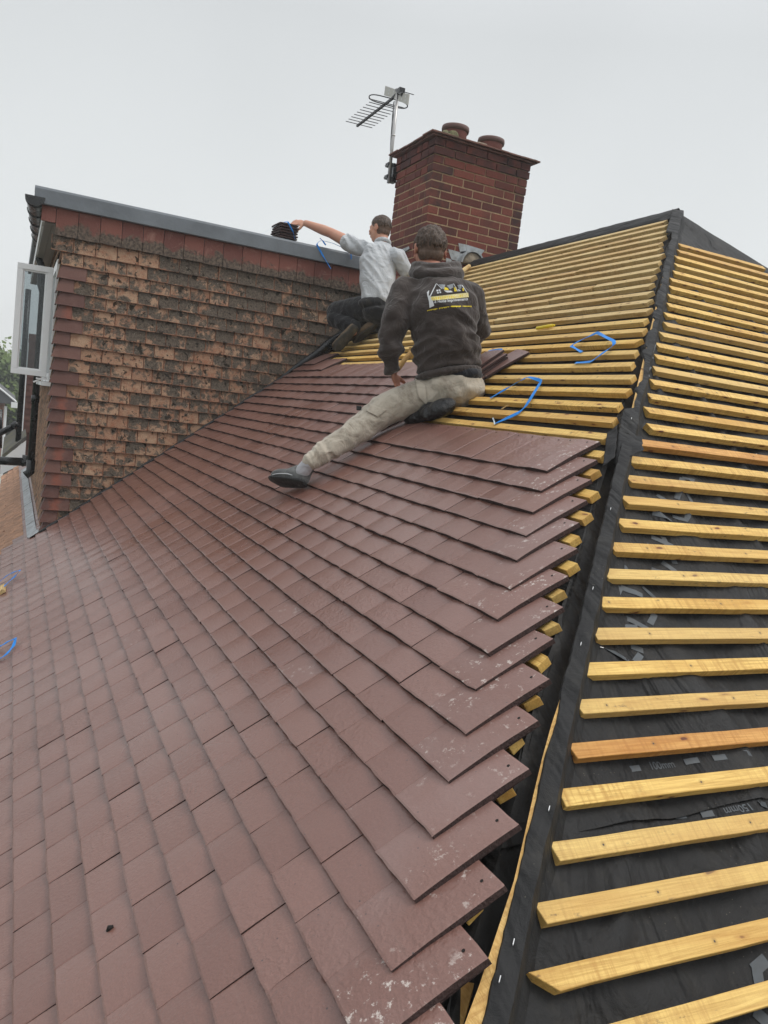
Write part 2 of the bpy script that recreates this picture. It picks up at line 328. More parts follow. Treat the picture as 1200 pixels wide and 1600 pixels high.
# ------------------------------------------------------------------ mesh builder
class MB:
    def __init__(s): s.v = []; s.f = []; s.m = []; s.c = []; s.tint = (0.5, 0, 0)
    def vert(s, p, al=1.0): s.v.append(tuple(p)); s.c.append((*s.tint, al)); return len(s.v) - 1
    def face(s, idx, m=0): s.f.append(idx); s.m.append(m)
    def box(s, o, ax, ay, az, m=0):
        """box from corner o along three full-length vectors"""
        b = len(s.v)
        for k in (0, 1):
            for j in (0, 1):
                for i in (0, 1): s.vert(o + ax * i + ay * j + az * k)
        flip = ax.cross(ay).dot(az) < 0
        for q in ((0, 2, 3, 1), (4, 5, 7, 6), (0, 1, 5, 4), (2, 6, 7, 3), (0, 4, 6, 2), (1, 3, 7, 5)):
            q = tuple(b + i for i in q); s.face(q[::-1] if flip else q, m)
    def cbox(s, c, ax, ay, az, m=0): s.box(c - (ax + ay + az) * 0.5, ax, ay, az, m)
    def rings(s, rs, m=0, caps=True, closed=True):
        b0 = len(s.v); n = len(rs[0])
        for r in rs:
            for p in r: s.vert(p)
        for k in range(len(rs) - 1):
            for i in range(n if closed else n - 1):
                j = (i + 1) % n
                s.face((b0 + k * n + i, b0 + k * n + j, b0 + (k + 1) * n + j, b0 + (k + 1) * n + i), m)
        if caps and closed:
            s.face(tuple(b0 + i for i in range(n))[::-1], m); e = b0 + (len(rs) - 1) * n; s.face(tuple(e + i for i in range(n)), m)
    def tube(s, pts, rad, n=8, m=0, sq=None):
        pts = [V(p) for p in pts]; rs = []
        up = None
        for i, p in enumerate(pts):
            d = (pts[min(i + 1, len(pts) - 1)] - pts[max(i - 1, 0)]).normalized()
            if up is None:
                up = V((0, 0, 1)) if abs(d.z) < 0.9 else V((1, 0, 0))
            a = d.cross(up).normalized(); b = a.cross(d).normalized(); up = b
            r = rad[i] if isinstance(rad, (list, tuple)) else rad
            if sq: rs.append([p + a * (r * sq[0] * cx) + b * (r * sq[1] * cy) for cx, cy in ((1, 1), (-1, 1), (-1, -1), (1, -1))])
            else: rs.append([p + a * (r * cos(2 * pi * k / n)) + b * (r * sin(2 * pi * k / n)) for k in range(n)])
        s.rings(rs, m)
    def lathe(s, c, prof, n=28, m=0):
        rs = [[c + V((r * cos(2 * pi * k / n), r * sin(2 * pi * k / n), z)) for k in range(n)] for r, z in prof]
        s.rings(rs, m)
    def build(s, name, mats, parent=None, smooth=False, loc=None, mat4=None):
        me = bpy.data.meshes.new(name)
        inv = None
        vs = s.v
        o = bpy.data.objects.new(name, me)
        if mat4 is not None:
            inv = mat4.inverted(); vs = [tuple(inv @ V(p)) for p in vs]; o.matrix_basis = mat4
        me.from_pydata(vs, [], s.f); me.update()
        bm = bmesh.new(); bm.from_mesh(me); bmesh.ops.recalc_face_normals(bm, faces=bm.faces); bm.to_mesh(me); bm.free()
        if not isinstance(mats, (list, tuple)): mats = [mats]
        for q in mats: me.materials.append(q)
        if len(me.polygons) == len(s.m): me.polygons.foreach_set('material_index', s.m)
        ca = me.color_attributes.new('tint', 'FLOAT_COLOR', 'POINT')
        flat = []
        for q in s.c: flat += [q[0], q[1], q[2], q[3]]
        ca.data.foreach_set('color', flat)
        if smooth: me.polygons.foreach_set('use_smooth', [True] * len(me.polygons))
        COL.objects.link(o)
        if parent is not None: o.parent = parent; o.matrix_parent_inverse = parent.matrix_basis.inverted()
        return o
def tag(o, label=None, cat=None, group=None, kind=None):
    if label: o['label'] = label
    if cat: o['category'] = cat
    if group: o['group'] = group
    if kind: o['kind'] = kind
    return o
def thing(name, loc, label, cat, group=None):
    o = bpy.data.objects.new(name, None); o.empty_display_size = 0.1; o.location = loc; COL.objects.link(o)
    o.matrix_basis = Matrix.Translation(V(loc))
    return tag(o, label, cat, group)
def nz(p, sc=1.0, seed=0.0): return noise.noise(V(p) * sc + V((seed, seed * 1.7, -seed)))

# ------------------------------------------------------------------ setting: ground
def ground():
    t = NT('street_ground'); c = t.coord(); n = t.noise(c, 0.15, 5)
    base = t.mix(t.rng(n, 0.45, 0.55), (0.045, 0.075, 0.022), (0.06, 0.06, 0.058)); base = t.mix(t.rng(t.noise(c, 2, 5), 0.4, 0.7, 0, 0.5), base, (0.09, 0.085, 0.06))
    m = t.fin(base, 0.9, t.bump(t.noise(c, 8, 5), 0.5, 0.05))
    b = MB(); N = 24; R = 700
    ids = [[b.vert((-R + 2 * R * i / N, -R + 2 * R * j / N, GROUND)) for i in range(N + 1)] for j in range(N + 1)]
    for j in range(N):
        for i in range(N): b.face((ids[j][i], ids[j][i + 1], ids[j + 1][i + 1], ids[j + 1][i]))
    tag(b.build('ground', m), kind='structure')
ground()

# ------------------------------------------------------------------ the house and its half-tiled roof
SE = 5.02                                  # slope length to the eaves
house = thing('house', (-2.8, 0, GROUND), 'hipped roof half covered in new maroon tiles, bare yellow battens over black membrane elsewhere', 'roof')

def wall_mat():
    t = NT('house_brickwork'); c = t.coord(); br = t.n('ShaderNodeTexBrick', i_Scale=4.4)
    t.l(t.n('ShaderNodeTexCoord').outputs['Object'], br.inputs['Vector'])
    m = t.n('ShaderNodeMapping'); m.inputs['Rotation'].default_value = (radians(90), 0, 0); t.l(c, m.inputs[0]); t.l(m.outputs[0], br.inputs['Vector'])
    br.inputs['Color1'].default_value = (0.22, 0.075, 0.045, 1); br.inputs['Color2'].default_value = (0.30, 0.11, 0.06, 1); br.inputs['Mortar'].default_value = (0.35, 0.3, 0.24, 1)
    return t.fin(br.outputs[0], 0.9)
M['housebrick'] = wall_mat()
b = MB(); ze = -SE * sin(AA)
b.box(V((-9.2, -3.75, GROUND)), V((12.9, 0, 0)), V((0, 7.5, 0)), V((0, 0, ze - 0.12 - GROUND)))
b.build('wall', M['housebrick'], house)
# rafters/deck beneath the membrane (closed shell of the roof)
b = MB(); d = 0.06
xe = SE * cos(AB); ye = SE * cos(AA)
P = [V((-9.2, 0, -d)), V((0, 0, -d)), V((xe, -ye, ze - d)), V((-9.2, -ye, ze - d)), V((xe, ye, ze - d)), V((-9.2, ye, ze - d))]
i = [b.vert(p) for p in P]
b.face((i[0], i[3], i[2], i[1])); b.face((i[1], i[2], i[4])); b.face((i[0], i[1], i[4], i[5])); b.face((i[3], i[5], i[4], i[2]))
b.build('roof_deck', M['memb'], house)

def mA(x, s):
    return -0.030 - 0.006 * (0.5 + 0.5 * cos(x * 2 * pi / 0.42)) + 0.006 * nz((x * 2.1, s * 1.4, 0), 1, 3.1) + 0.0035 * nz((x * 9, s * 4, 0), 1, 7)
def mB(y, s):
    f = nz((y * 6.0 + 1.1 * nz((y, s * 2, 0), 1.5), s * 1.6, 4), 1, 1.3)
    g = max(0.0, 1 - abs(nz((y * 3.2, s * 1.9, 2), 1, 9.2)) * 5)
    return -0.036 - 0.008 * (0.5 + 0.5 * cos(y * 2 * pi / 0.42)) + 0.012 * f + 0.017 * g * g + 0.004 * nz((y * 22, s * 12, 0), 1)
def sheet(name, P, fn, rows, ulim, nu, lift=0.0, mat='memb'):
    b = MB(); ids = []
    for s in rows:
        a, c = ulim(s); ids.append([b.vert(P(a + (c - a) * k / nu, s, fn(a + (c - a) * k / nu, s) + lift)) for k in range(nu + 1)])
    for j in range(len(rows) - 1):
        for k in range(nu): b.face((ids[j][k], ids[j][k + 1], ids[j + 1][k + 1], ids[j + 1][k]))
    o = b.build(name, M[mat], house, smooth=True)
    return o
def fr(a, b, n): return [a + (b - a) * k / n for k in range(n + 1)]
hipxA = lambda s: s * cos(AA) * tan(AA) / tan(AB)      # x of the hip at slope distance s on A
hipyB = lambda s: -s * cos(AB) * tan(AB) / tan(AA)     # y of the hip at slope distance s on B
LAP = 0.03
oA = sheet('membrane', PA, mA, fr(0.0, SE, 110), lambda s: (-3.6, hipxA(s) - 0.01), 170)
lapS = SB0 + 31.62 * GB
tilt = lambda y: 0.030 * (y + 2.2)
def sheetB(name, a, c, lift, n):
    b = MB(); ids = []; nu = 210
    for j in range(n + 1):
        row = []
        for k in range(nu + 1):
            u = k / nu; s0 = a + (c - a) * j / n
            y0, y1 = hipyB(s0) + 0.01, -hipyB(s0)
            y = y0 + (y1 - y0) * u; s = s0
            if name == 'upper' and j > n - 8: s = s0 - tilt(y) * (j - n + 8) / 8.0 - (0.006 * nz((y * 5, 0, 0)) if j == n else 0)
            l = lift
            if name == 'upper' and j == n: l = lift + 0.001
            if name == 'upper' and n - 6 < j < n: l = lift + 0.004 * max(0, nz((y * 4, 1, 1)) + .3)
            row.append(b.vert(PB(y, s, mB(y, s) + l)))
        ids.append(row)
    for j in range(n):
        for k in range(nu): b.face((ids[j][k], ids[j][k + 1], ids[j + 1][k + 1], ids[j + 1][k]))
    return b.build('membrane', M['memb'], house, smooth=True)
sheetB('upper', 0.0, lapS, 0.006, 120)
sheetB('lower', lapS - 0.2, SE, 0.0, 44)
# back slope, plain membrane
b = MB(); q = [b.vert(p) for p in (V((-9.2, 0.02, -0.02)), V((0.0, 0.02, -0.02)), V((xe, ye, ze - 0.02)), V((-9.2, ye, ze - 0.02)))]
b.face(q); b.build('membrane', M['memb'], house)
# membrane folded over the ridge and the back hip
def roll(name, pts_fn, prof, n, mat='memb', jit=0.004, parent=None):
    b = MB(); rs = []
    for k in range(n + 1):
        rs.append([p + V((nz(p, 9, 1), nz(p, 9, 2), nz(p, 9, 3))) * jit for p in pts_fn(k / n)])
    b.rings(rs, closed=False, caps=False)
    return b.build(name, M[mat], parent or house, smooth=True)
def ridge_pts(u):
    x = -2.6 + u * 2.62
    return [PA(x, 0.125, -0.024), PA(x, 0.118, -0.008), PA(x, 0.09, 0.0), PA(x, 0.03, 0.004), V((x, 0.0, 0.012)), V((x, 0.05, -0.03)), V((x, 0.15, -0.12))]
roll('ridge_membrane', ridge_pts, None, 90)
def bh(u):
    x = -0.02 + u * 3.6; h = V((x, x * tan(AB) / tan(AA), -x * tan(AB))); W = V((1, -1, 0)).normalized()
    return [h + W * 0.12 + V((0, 0, -0.11)), h + W * 0.05 + V((0, 0, -0.05)), h + V((0, 0, -0.006)), h - W * 0.05 + V((0, 0, -0.05)), h - W * 0.12 + V((0, 0, -0.10))]
roll('hip_membrane', bh, None, 90)

# ---- battens: each one a part with its length along local X
def batten(plane, s, p0, p1, cut0=0.0, cut1=0.0, dn=0.0, ds=0.0, mat='batten', wd=0.038, th=0.025):
    """p0/p1: coordinates along the course (x on slope A, y on slope B), p0 < p1"""
    if plane == 'A': ex, es, n, Pf = V((-1, 0, 0)), eA, nA, PA
    else: ex, es, n, Pf = V((0, -1, 0)), eB, nB, PB
    o = Pf(p1, s + ds, dn); Ln = p1 - p0
    b = MB(); rs = []; N = max(6, int(Ln / 0.12))
    sd_ = random.random() * 50
    for k in range(N + 1):
        t = Ln * k / N
        c = []
        dy = 0.0022 * nz((t * 1.7, sd_, 0)); dz = 0.002 * nz((t * 1.3, sd_, 5)); e = 0.0013
        for (yy, zz) in ((0, 0), (wd, 0), (wd, -th), (0, -th)):
            sh = 0
            if k == 0: sh = cut1 * (yy / wd)
            if k == N: sh = -cut0 * (yy / wd)
            c.append(V((t + sh, yy + dy + e * nz((t * 14, yy * 90, sd_)), zz + dz + e * 0.8 * nz((t * 11, zz * 90, sd_ + 9)))))
        rs.append(c)
    b.rings(rs)
    R = Matrix((ex, es, n)).transposed()
    M4 = Matrix.Translation(o) @ R.to_4x4()
    me_v = [M4 @ V(p) for p in b.v]; b.v = [tuple(p) for p in me_v]
    ob = b.build('batten', M[mat], house, mat4=M4)
    md = ob.modifiers.new('edge', 'BEVEL'); md.width = 0.0012; md.segments = 1; md.limit_method = 'ANGLE'
    return ob
Aends = [0.065, 0.172, 0.265, 0.335, 0.401, 0.498, 0.605, 0.674, 0.761, 0.831, 0.914, 1.009, 1.1, 1.194, 1.266, 1.357, 1.43, 1.499, 1.577, 1.688, 1.765, 1.815, 1.892, 1.972]
random.seed(5)
for k in range(0, 44):
    s = SA0 + GA * k
    xr = Aends[k] if k < len(Aends) else 1.99 + 0.0805 * (k - 23) - 0.018 + random.uniform(-0.014, 0.012)
    x0 = -2.63
    if k >= 24: x0 = xr - 0.75
    if s + 0.04 > SE: break
    m = 'batten_pale' if k < 14 else 'batten'
    if k in (6, 9, 10, 12, 13, 3):
        xm = {6: -0.15, 9: 0.35, 10: 0.05, 12: -0.3, 13: -0.55, 3: -0.8}[k]
        batten('A', s, x0, xm - 0.002, 0, 0.004, random.uniform(-0.001, 0), 0.006, m)
        batten('A', s, xm, xr, 0.003, 0.01, 0, -0.003, m)
    else:
        batten('A', s, x0, xr, 0, random.uniform(-0.012, 0.018), random.uniform(-0.001, 0.001), random.uniform(-0.002, 0.002), m)
Bends = [-0.355, -0.43, -0.517, -0.589, -0.663, -0.751, -0.828, -0.9, -0.972, -1.056, -1.126, -1.217, -1.308, -1.377, -1.446, -1.527, -1.604, -1.684, -1.732, -1.853, -1.94, -2.024, -2.1, -2.179, -2.257, -2.34, -2.411, -2.484, -2.568, -2.646, -2.717, -2.791, -2.863, -2.946, -3.006]
for k in range(0, 43):
    s = SB0 + GB * k
    if s + 0.04 > SE: break
    y0 = Bends[k] if k < len(Bends) else -3.08 - 0.078 * (k - 35)
    y1 = min(-hipyB(s) - 0.06, 3.2)
    cut = {34: 0.05, 33: 0.012, 30: 0.012, 21: 0.02, 22: 0.02, 23: 0.02, 29: 0.01}.get(k, random.uniform(-0.006, 0.012))
    ob = batten('B', s, y0, y1, cut, 0, random.uniform(-0.001, 0.001), random.uniform(-0.0015, 0.0015), 'batten_orange' if k in (30, 19) else 'batten')
# hip board under the lapped membrane, with its edge showing on the tiled side
W = V((1, 1, 0)).normalized()
def H(x, w=0.0, u=0.0):      # point over the hip: x along, w lateral (towards the batten-only slope), u up
    y = -x * tan(AB) / tan(AA)
    return V((x, y, -x * tan(AB))) + W * w + V((0, 0, u))
lat = lambda x: 0.012 + 0.0165 * x
def surf(w): return -0.56 * abs(w)
b = MB(); rs = []
for k in range(0, 61):
    x = 0.25 + (3.85 - 0.25) * k / 60; c = lat(x)
    j = 0.007 * nz((x * 5, 0, 0)) + 0.004 * nz((x * 23, 1, 0)) + (0.022 if x > 3.05 else 0) * min(1, (x - 3.05) / .2 if x > 3.05 else 0)
    q_ = 0.012 * max(0.0, min(1.0, (x - 2.72) / 0.1)); rs.append([H(x, c - q_ - (j if x > 2.8 else 0), 0.006), H(x, c + 0.020, 0.006), H(x, c + 0.020, -0.085), H(x, c - 0.004 - q_ - (j if x > 2.8 else 0), -0.085)])
b.rings(rs); b.build('hip_board', M['board'], house)
b = MB(); rs = []
for k in range(0, 30):
    x = 3.16 + 0.7 * k / 29; c = lat(x) - 0.052 - 0.02 * min(1, max(0, (x - 3.2) / 0.15))
    rs.append([H(x, c - 0.015, -0.055), H(x, c + 0.012, -0.05), H(x, c + 0.012, -0.10), H(x, c - 0.015, -0.10)])
b.rings(rs); b.build('hip_board', M['board'], house)
# lapped membrane strip running up the hip
b = MB(); rs = []; N = 360
for k in range(N + 1):
    x = 0.02 + 3.9 * k / N; c = lat(x)
    tear = 0.0
    if 1.15 < x < 2.02: tear = 0.050 * max(0, nz((x * 7.5, 3.3, 0)) + 0.12) + 0.015 * nz((x * 30, 1, 1))
    if 0.35 < x < 1.1: tear = 0.022 * max(0, nz((x * 9, 1.3, 0)) + 0.1) + 0.008 * nz((x * 40, 1, 1))
    if 1.86 < x < 1.98: tear = -0.02
    j = tear + 0.005 * nz((x * 14, 5, 0)) + 0.003 * nz((x * 50, 5, 0))
    l = c - 0.004 + j
    if x < 0.35: l = -0.02
    wob = 0.008 * nz((x * 8, 7, 1)) + 0.003 * nz((x * 31, 7, 1)); cz = 0.012 + 0.004 * nz((x * 6, 2, 2)) + 0.0022 * nz((x * 40, 2, 2)); wv2 = 0.006 * nz((x * 10, 4, 4)) + 0.003 * nz((x * 34, 4, 4))
    rs.append([H(x, l - 0.001, -0.028) if tear > 0.03 else H(x, l - 0.004, cz - 0.010), H(x, l, cz - 0.001), H(x, c + 0.010 + wob, cz - 0.001 + wv2 * .2), H(x, c + 0.030 + wob, cz - 0.003 - wv2 * .3),
               H(x, c + 0.036 + wob, surf(c + 0.036) - 0.010 + wv2 * .5), H(x, c + 0.050 + wob, surf(c + 0.050) - 0.032 + wv2 * .3), H(x, c + 0.095, surf(c + 0.095) - 0.038), H(x, c + 0.15, surf(c + 0.15) - 0.046)])
b.rings(rs, closed=False, caps=False); hm = b.build('hip_membrane', M['memb'], house, smooth=False)
md = hm.modifiers.new('thick', 'SOLIDIFY'); md.thickness = 0.0012
# torn flaps of membrane along the upper hip
def flap(name, pts, seedv, mat='memb', parent=house):
    """crumpled sheet from a 4-sided outline"""
    b = MB(); N = 9; ids = []
    p = [V(q) for q in pts]
    for j in range(N + 1):
        row = []
        for i in range(N + 1):
            u, v = i / N, j / N
            q = p[0].lerp(p[1], u).lerp(p[3].lerp(p[2], u), v)
            q = q + V((nz(q, 30, seedv), nz(q, 30, seedv + 3), nz(q, 30, seedv + 6))) * 0.007 * (0.3 + u)
            row.append(b.vert(q))
        ids.append(row)
    for j in range(N):
        for i in range(N): b.face((ids[j][i], ids[j][i + 1], ids[j + 1][i + 1], ids[j + 1][i]))
    o = b.build(name, M[mat], parent, smooth=True); m_ = o.modifiers.new('thick', 'SOLIDIFY'); m_.thickness = 0.001
    return o
flap('torn_flap', [H(1.96, -0.02, -0.01), H(1.95, 0.01, 0.016), H(2.10, 0.03, 0.014), H(2.12, 0.0, 0.0)], 5)
flap('torn_flap', [H(1.97, 0.02, 0.012), H(1.99, 0.10, 0.012), H(2.06, 0.115, 0.02), H(2.10, 0.03, 0.0)], 6)
flap('torn_flap', [H(0.03, -0.10, -0.055), H(0.0, 0.0, 0.006), H(0.10, 0.0, 0.0), H(0.08, -0.06, -0.035)], 8)
# staples
random.seed(9)
for x in [3.335, 3.28, 3.235, 3.18, 3.135, 3.07, 2.97, 2.66, 2.55, 2.43, 2.3, 1.9, 1.7]:
    x += random.uniform(-.02, .02); c = lat(x) + 0.014 + random.uniform(-0.010, 0.010); p = H(x, c, 0.0165)
    if random.random() < .2: continue
    dirh = (H(x + 0.1) - H(x)).normalized()
    b = MB(); b.cbox(p, dirh * 0.011, W * 0.0015, V((0, 0, 0.0022))); b.build('staple', M['staple'], hm)
for _ in range(14):
    s = random.uniform(2.2, 4.4); y = random.uniform(hipyB(s) + 0.15, hipyB(s) + 1.2); p = PB(y, s, mB(y, s) + 0.008)
    a = random.uniform(0, pi); dd = V((0, 1, 0)) * cos(a) + eB * sin(a); b = MB(); b.cbox(p, dd * 0.010, nB * 0.002, dd.cross(nB) * 0.0014); b.build('staple', M['staple'], hm)

# printed marks on the membrane, draped on it
def strokeB(b, pts, wid):
    b = MB()
    pts = [onB(x, y, -0.022) for x, y in pts]
    res = []
    for i in range(len(pts) - 1):
        n = max(1, int((pts[i + 1] - pts[i]).length / 0.02))
        for k in range(n): res.append(pts[i].lerp(pts[i + 1], k / n))
    res.append(pts[-1])
    rr = []
    for i, p in enumerate(res):
        d = (res[min(i + 1, len(res) - 1)] - res[max(i - 1, 0)]).normalized(); a = d.cross(nB).normalized() * wid
        row = []
        for q in (p - a, p, p + a):
            s = q.dot(eB); y = q.y; row.append(PB(y, s, mB(y, s) + (0.0078 if s < lapS - 0.05 else 0.0018)))
        rr.append(row)
    b.rings(rr, closed=False, caps=False); b.build('printed_mark', M['print'], house)
b = MB()
cz = lambda L_: [(920 + x / 4.705, 720 + y / 4.705) for x, y in L_]
for st in ([(650, 275), (695, 118)], [(695, 118), (775, 155)], [(725, 235), (772, 290), (715, 435), (625, 395)], [(515, 232), (580, 280)], [(475, 375), (610, 445)], [(385, 550), (450, 605)],
           [(470, 545), (630, 620)], [(555, 548), (645, 745)], [(310, 720), (570, 798)], [(400, 715), (440, 765)], [(555, 725), (655, 802)], [(290, 768), (285, 800)], [(240, 920), (205, 990)], [(240, 922), (395, 992)],
           [(405, 915), (515, 1002)], [(245, 1118), (450, 1228)], [(490, 1120), (460, 1188)], [(105, 1190), (370, 1216)], [(115, 1350), (300, 1470)], [(320, 1350), (410, 1388)], [(390, 1415), (350, 1470)]):
    strokeB(b, cz(st), 0.0095)
for st in ([(1190, 1505), (1200, 1560), (1196, 1530)], [(1188, 1575), (1215, 1600)], [(1186, 1512), (1205, 1495)]): strokeB(b, st, 0.012)
# letters folded onto the hip strip
for st in ([(1013, 537), (1021, 541), (1016, 556)], [(1010, 560), (1019, 563)], [(1006, 573), (1014, 577), (1008, 585), (1012, 592)], [(1003, 586), (1007, 592)]):
    pts = [onB(x, y, 0.008) for x, y in st]
    rr = []
    for i, p in enumerate(pts):
        d = (pts[min(i + 1, len(pts) - 1)] - pts[max(i - 1, 0)]).normalized(); a = d.cross(nB).normalized() * 0.006; rr.append([p - a + nB * .012, p + a + nB * .012])
    b = MB(); b.rings(rr, closed=False, caps=False); b.build('printed_mark', M['print'], house)
# dashes along the lap marks
def dash(px, py, wpx, ang=-0.09):
    dx = wpx / 2; strokeB(b, [(px - dx, py - dx * ang * 1.0), (px + dx, py + dx * ang)], 0.0072)
for (x, y) in ((866, 1168), (874, 1203), (917, 1201.5), (966, 1198), (997, 1195), (1085, 1185.5), (1126, 1182), (1166, 1178), (1200, 1175)): dash(x, y, 20)
for (x, y) in ((1072, 1267), (1113, 1266), (1195, 1255)): dash(x, y, 18)
def textB(txt, px, py, size, flipx=False, rot=0.0):
    cu = bpy.data.curves.new('t', 'FONT'); cu.body = txt; cu.size = size; cu.align_x = 'CENTER'; cu.align_y = 'CENTER'; cu.offset = 0.0004
    o = bpy.data.objects.new('t', cu); me = bpy.data.meshes.new_from_object(o); bpy.data.objects.remove(o); bpy.data.curves.remove(cu)
    c = onB(px, py, -0.02); y0, s0 = c.y, c.dot(eB)
    for v in me.vertices:
        x, yy = v.co.x, v.co.y
        if flipx: x = -x; 
        x, yy = x * cos(rot) - yy * sin(rot), x * sin(rot) + yy * cos(rot)
        y = y0 + x; s = s0 - yy
        v.co = PB(y, s, mB(y, s) + (0.0078 if s < lapS - 0.02 else 0.0018))
    me.materials.append(M['print'])
    o = bpy.data.objects.new('printed_lettering', me); COL.objects.link(o); o.parent = house; o.matrix_parent_inverse = house.matrix_basis.inverted()
textB('100mm', 1041.5, 1189.5, 0.026)
textB('150mm', 1158, 1260.5, 0.026, rot=pi)
textB('02', 948, 1145, 0.016, rot=-1.9)

# ---- tiles
def tile(b, c, ax, ay, n, wd, ln, th, lift, cam=0.003, near=False, dusty=0.0, hole=False):
    """c: mid of the tail edge underside; ax across, ay up-slope, n normal. Head sits at n=0, tail at n=lift."""
    b.tint = (random.random(), dusty, random.random())
    us = [0, 0.03, 0.5, 0.97, 1] if not near else [0, 0.025, 0.2, 0.4, 0.6, 0.8, 0.975, 1]
    vs = [0, 0.022, 0.5, 0.98, 1] if not near else [0, 0.02, 0.15, 0.3, 0.5, 0.7, 0.85, 0.98, 1]
    sd_ = random.random() * 90; top = []; bot = []
    cc = random.uniform(0.4, 1.3) * cam; ja = 0.0016 if near else 0.0008
    for vi, v in enumerate(vs):
        rt = []; rb = []
        for ui, u in enumerate(us):
            x = (u - 0.5) * wd; y = v * ln
            eu = ui in (0, len(us) - 1); ev = vi in (0, len(vs) - 1)
            if eu: x += (1 if ui else -1) * ja * nz((y * 60, sd_, ui)) ; y += 0
            if ev: y += (1 if vi else -1) * ja * 1.6 * nz((x * 70, sd_, vi + 7))
            z = lift * (1 - v) + cc * (1 - (2 * v - 1) ** 2) * 0.8 + cc * (1 - (2 * u - 1) ** 2)
            q = c + ax * x + ay * y + n * z
            e = 0.0013 if (eu or ev) else 0
            rt.append(b.vert(q + n * (th - e))); 
            if eu or ev or True: rb.append(b.vert(q))
        top.append(rt); bot.append(rb)
    U, Vn = len(us), len(vs)
    for j in range(Vn - 1):
        for i in range(U - 1):
            b.face((top[j][i], top[j][i + 1], top[j + 1][i + 1], top[j + 1][i]), 0)
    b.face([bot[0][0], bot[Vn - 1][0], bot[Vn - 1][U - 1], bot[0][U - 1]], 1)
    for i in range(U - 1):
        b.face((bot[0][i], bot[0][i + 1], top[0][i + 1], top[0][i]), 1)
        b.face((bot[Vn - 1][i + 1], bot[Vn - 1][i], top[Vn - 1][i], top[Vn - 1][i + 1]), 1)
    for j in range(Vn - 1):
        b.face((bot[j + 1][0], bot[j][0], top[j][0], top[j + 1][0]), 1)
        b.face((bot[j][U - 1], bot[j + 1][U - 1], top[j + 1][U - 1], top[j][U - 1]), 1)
    if hole:
        for hx in (-0.045, 0.048):
            if hole == 1 and hx < 0: continue
            v = 0.9; q = c + ax * hx + ay * (v * ln) + n * (lift * (1 - v) + cc * .3 + cc * (1 - (2 * (hx / wd)) ** 2) + th + 0.0007)
            rg = [b.vert(q + ax * (0.0036 * cos(t * pi / 4)) + ay * (0.0036 * sin(t * pi / 4))) for t in range(8)]; b.face(rg, 2)
random.seed(21)
TL, TW, TT, LIFT = 0.238, 0.1656, 0.0155, 0.0350
rowends = {-1: 0.44, -2: 0.40, -3: 0.34, -4: 0.26, -5: 0.16, -6: 0.08, -7: -1.89, -8: -2.30}
Tb = [1.992, 2.083, 2.164, 2.251, 2.329, 2.429, 2.506, 2.601, 2.678, 2.783, 2.864, 2.956, 3.048, 3.132]
b = MB(); old = MB()
up = -eA; X = V((1, 0, 0))
for r in range(-8, 23):
    st = ST0 + (0.1 * r if r >= 0 else 0.1035 * r) - 0.002
    xe_ = Tb[r] if 0 <= r < len(Tb) else (rowends[r] if r < 0 else 3.132 + 0.086 * (r - 13))
    yt = -st * cos(AA)
    x0 = -2.665 if yt > YF - 0.03 else -2.95
    if r == 19: x0 = -8.9
    if r == 18: x0 = -3.0
    if r == 20: x0 = -3.05
    if r >= 21: x0 = -2.93 if r == 21 else -2.8
    x = xe_; k = 0
    while x > x0 - 0.02:
        near = x > 0.9 and r > 3
        end = k == 0
        wd = TW + random.uniform(-0.0006, 0.0005); pitch = 0.1668 + random.uniform(-0.0006, 0.0010)
        if end: wd += 0.004
        if x - wd < x0 - 0.01: wd = max(0.03, x - x0); 
        dusty = 1.0 if end and r >= 0 else (0.4 if (random.random() < 0.02 or (r < -1 and random.random() < .5) or k == 1 and random.random() < .4) else 0.0)
        rot = random.gauss(0, 0.0022); dy = random.gauss(0, 0.0010); lf = LIFT + random.uniform(-0.0008, 0.0015)
        if random.random() < 0.02: lf += 0.003
        if end and r >= 0: rot += random.uniform(0.0, 0.012)
        ax = (X * cos(rot) + up * sin(rot)); ay = (up * cos(rot) - X * sin(rot))
        tile(b, PA(x - wd / 2, st + dy, 0.0), ax, ay, nA, wd, TL, TT, lf, 0.0040, near, dusty, 2 if (end or r == 0 or (r == -6 and x > -1.8)) else False)
        x -= pitch if wd > 0.1 else 0.2; k += 1
    # old clay tiles further along the same slope, beside the new ones
    if 18 <= r and r != 19:
        x = x0 - 0.01
        while x > -9.0:
            old.tint = (random.random(), random.random() * 0.55, random.random())
            tile_w = 0.16
            old.box(PA(x - tile_w, st + random.gauss(0, 0.004), 0.018), V((tile_w, 0, 0)), up * 0.2 - nA * 0.022, nA * 0.013)
            x -= 0.165
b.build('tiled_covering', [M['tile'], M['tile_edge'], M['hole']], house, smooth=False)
M['oldclay'] = simple('plain_old_clay', (0.40, 0.225, 0.14), 0.85, 0.3, 9, 0.5, 60, dirt=(0.20, 0.11, 0.07), dirts=5)
old.build('old_clay_tiles', M['oldclay'], house)
# eaves board and block at the very left of the slope
b = MB(); p = onA(0, 930, 0.052); b.box(p, X * -0.16, up * 0.04 + X * .01, nA * 0.022); 
tag(b.build('timber_offcut', M['batten_pale']), 'sawn timber offcut lying on the tiles at the left edge, below the upper blue strap', 'timber offcut')

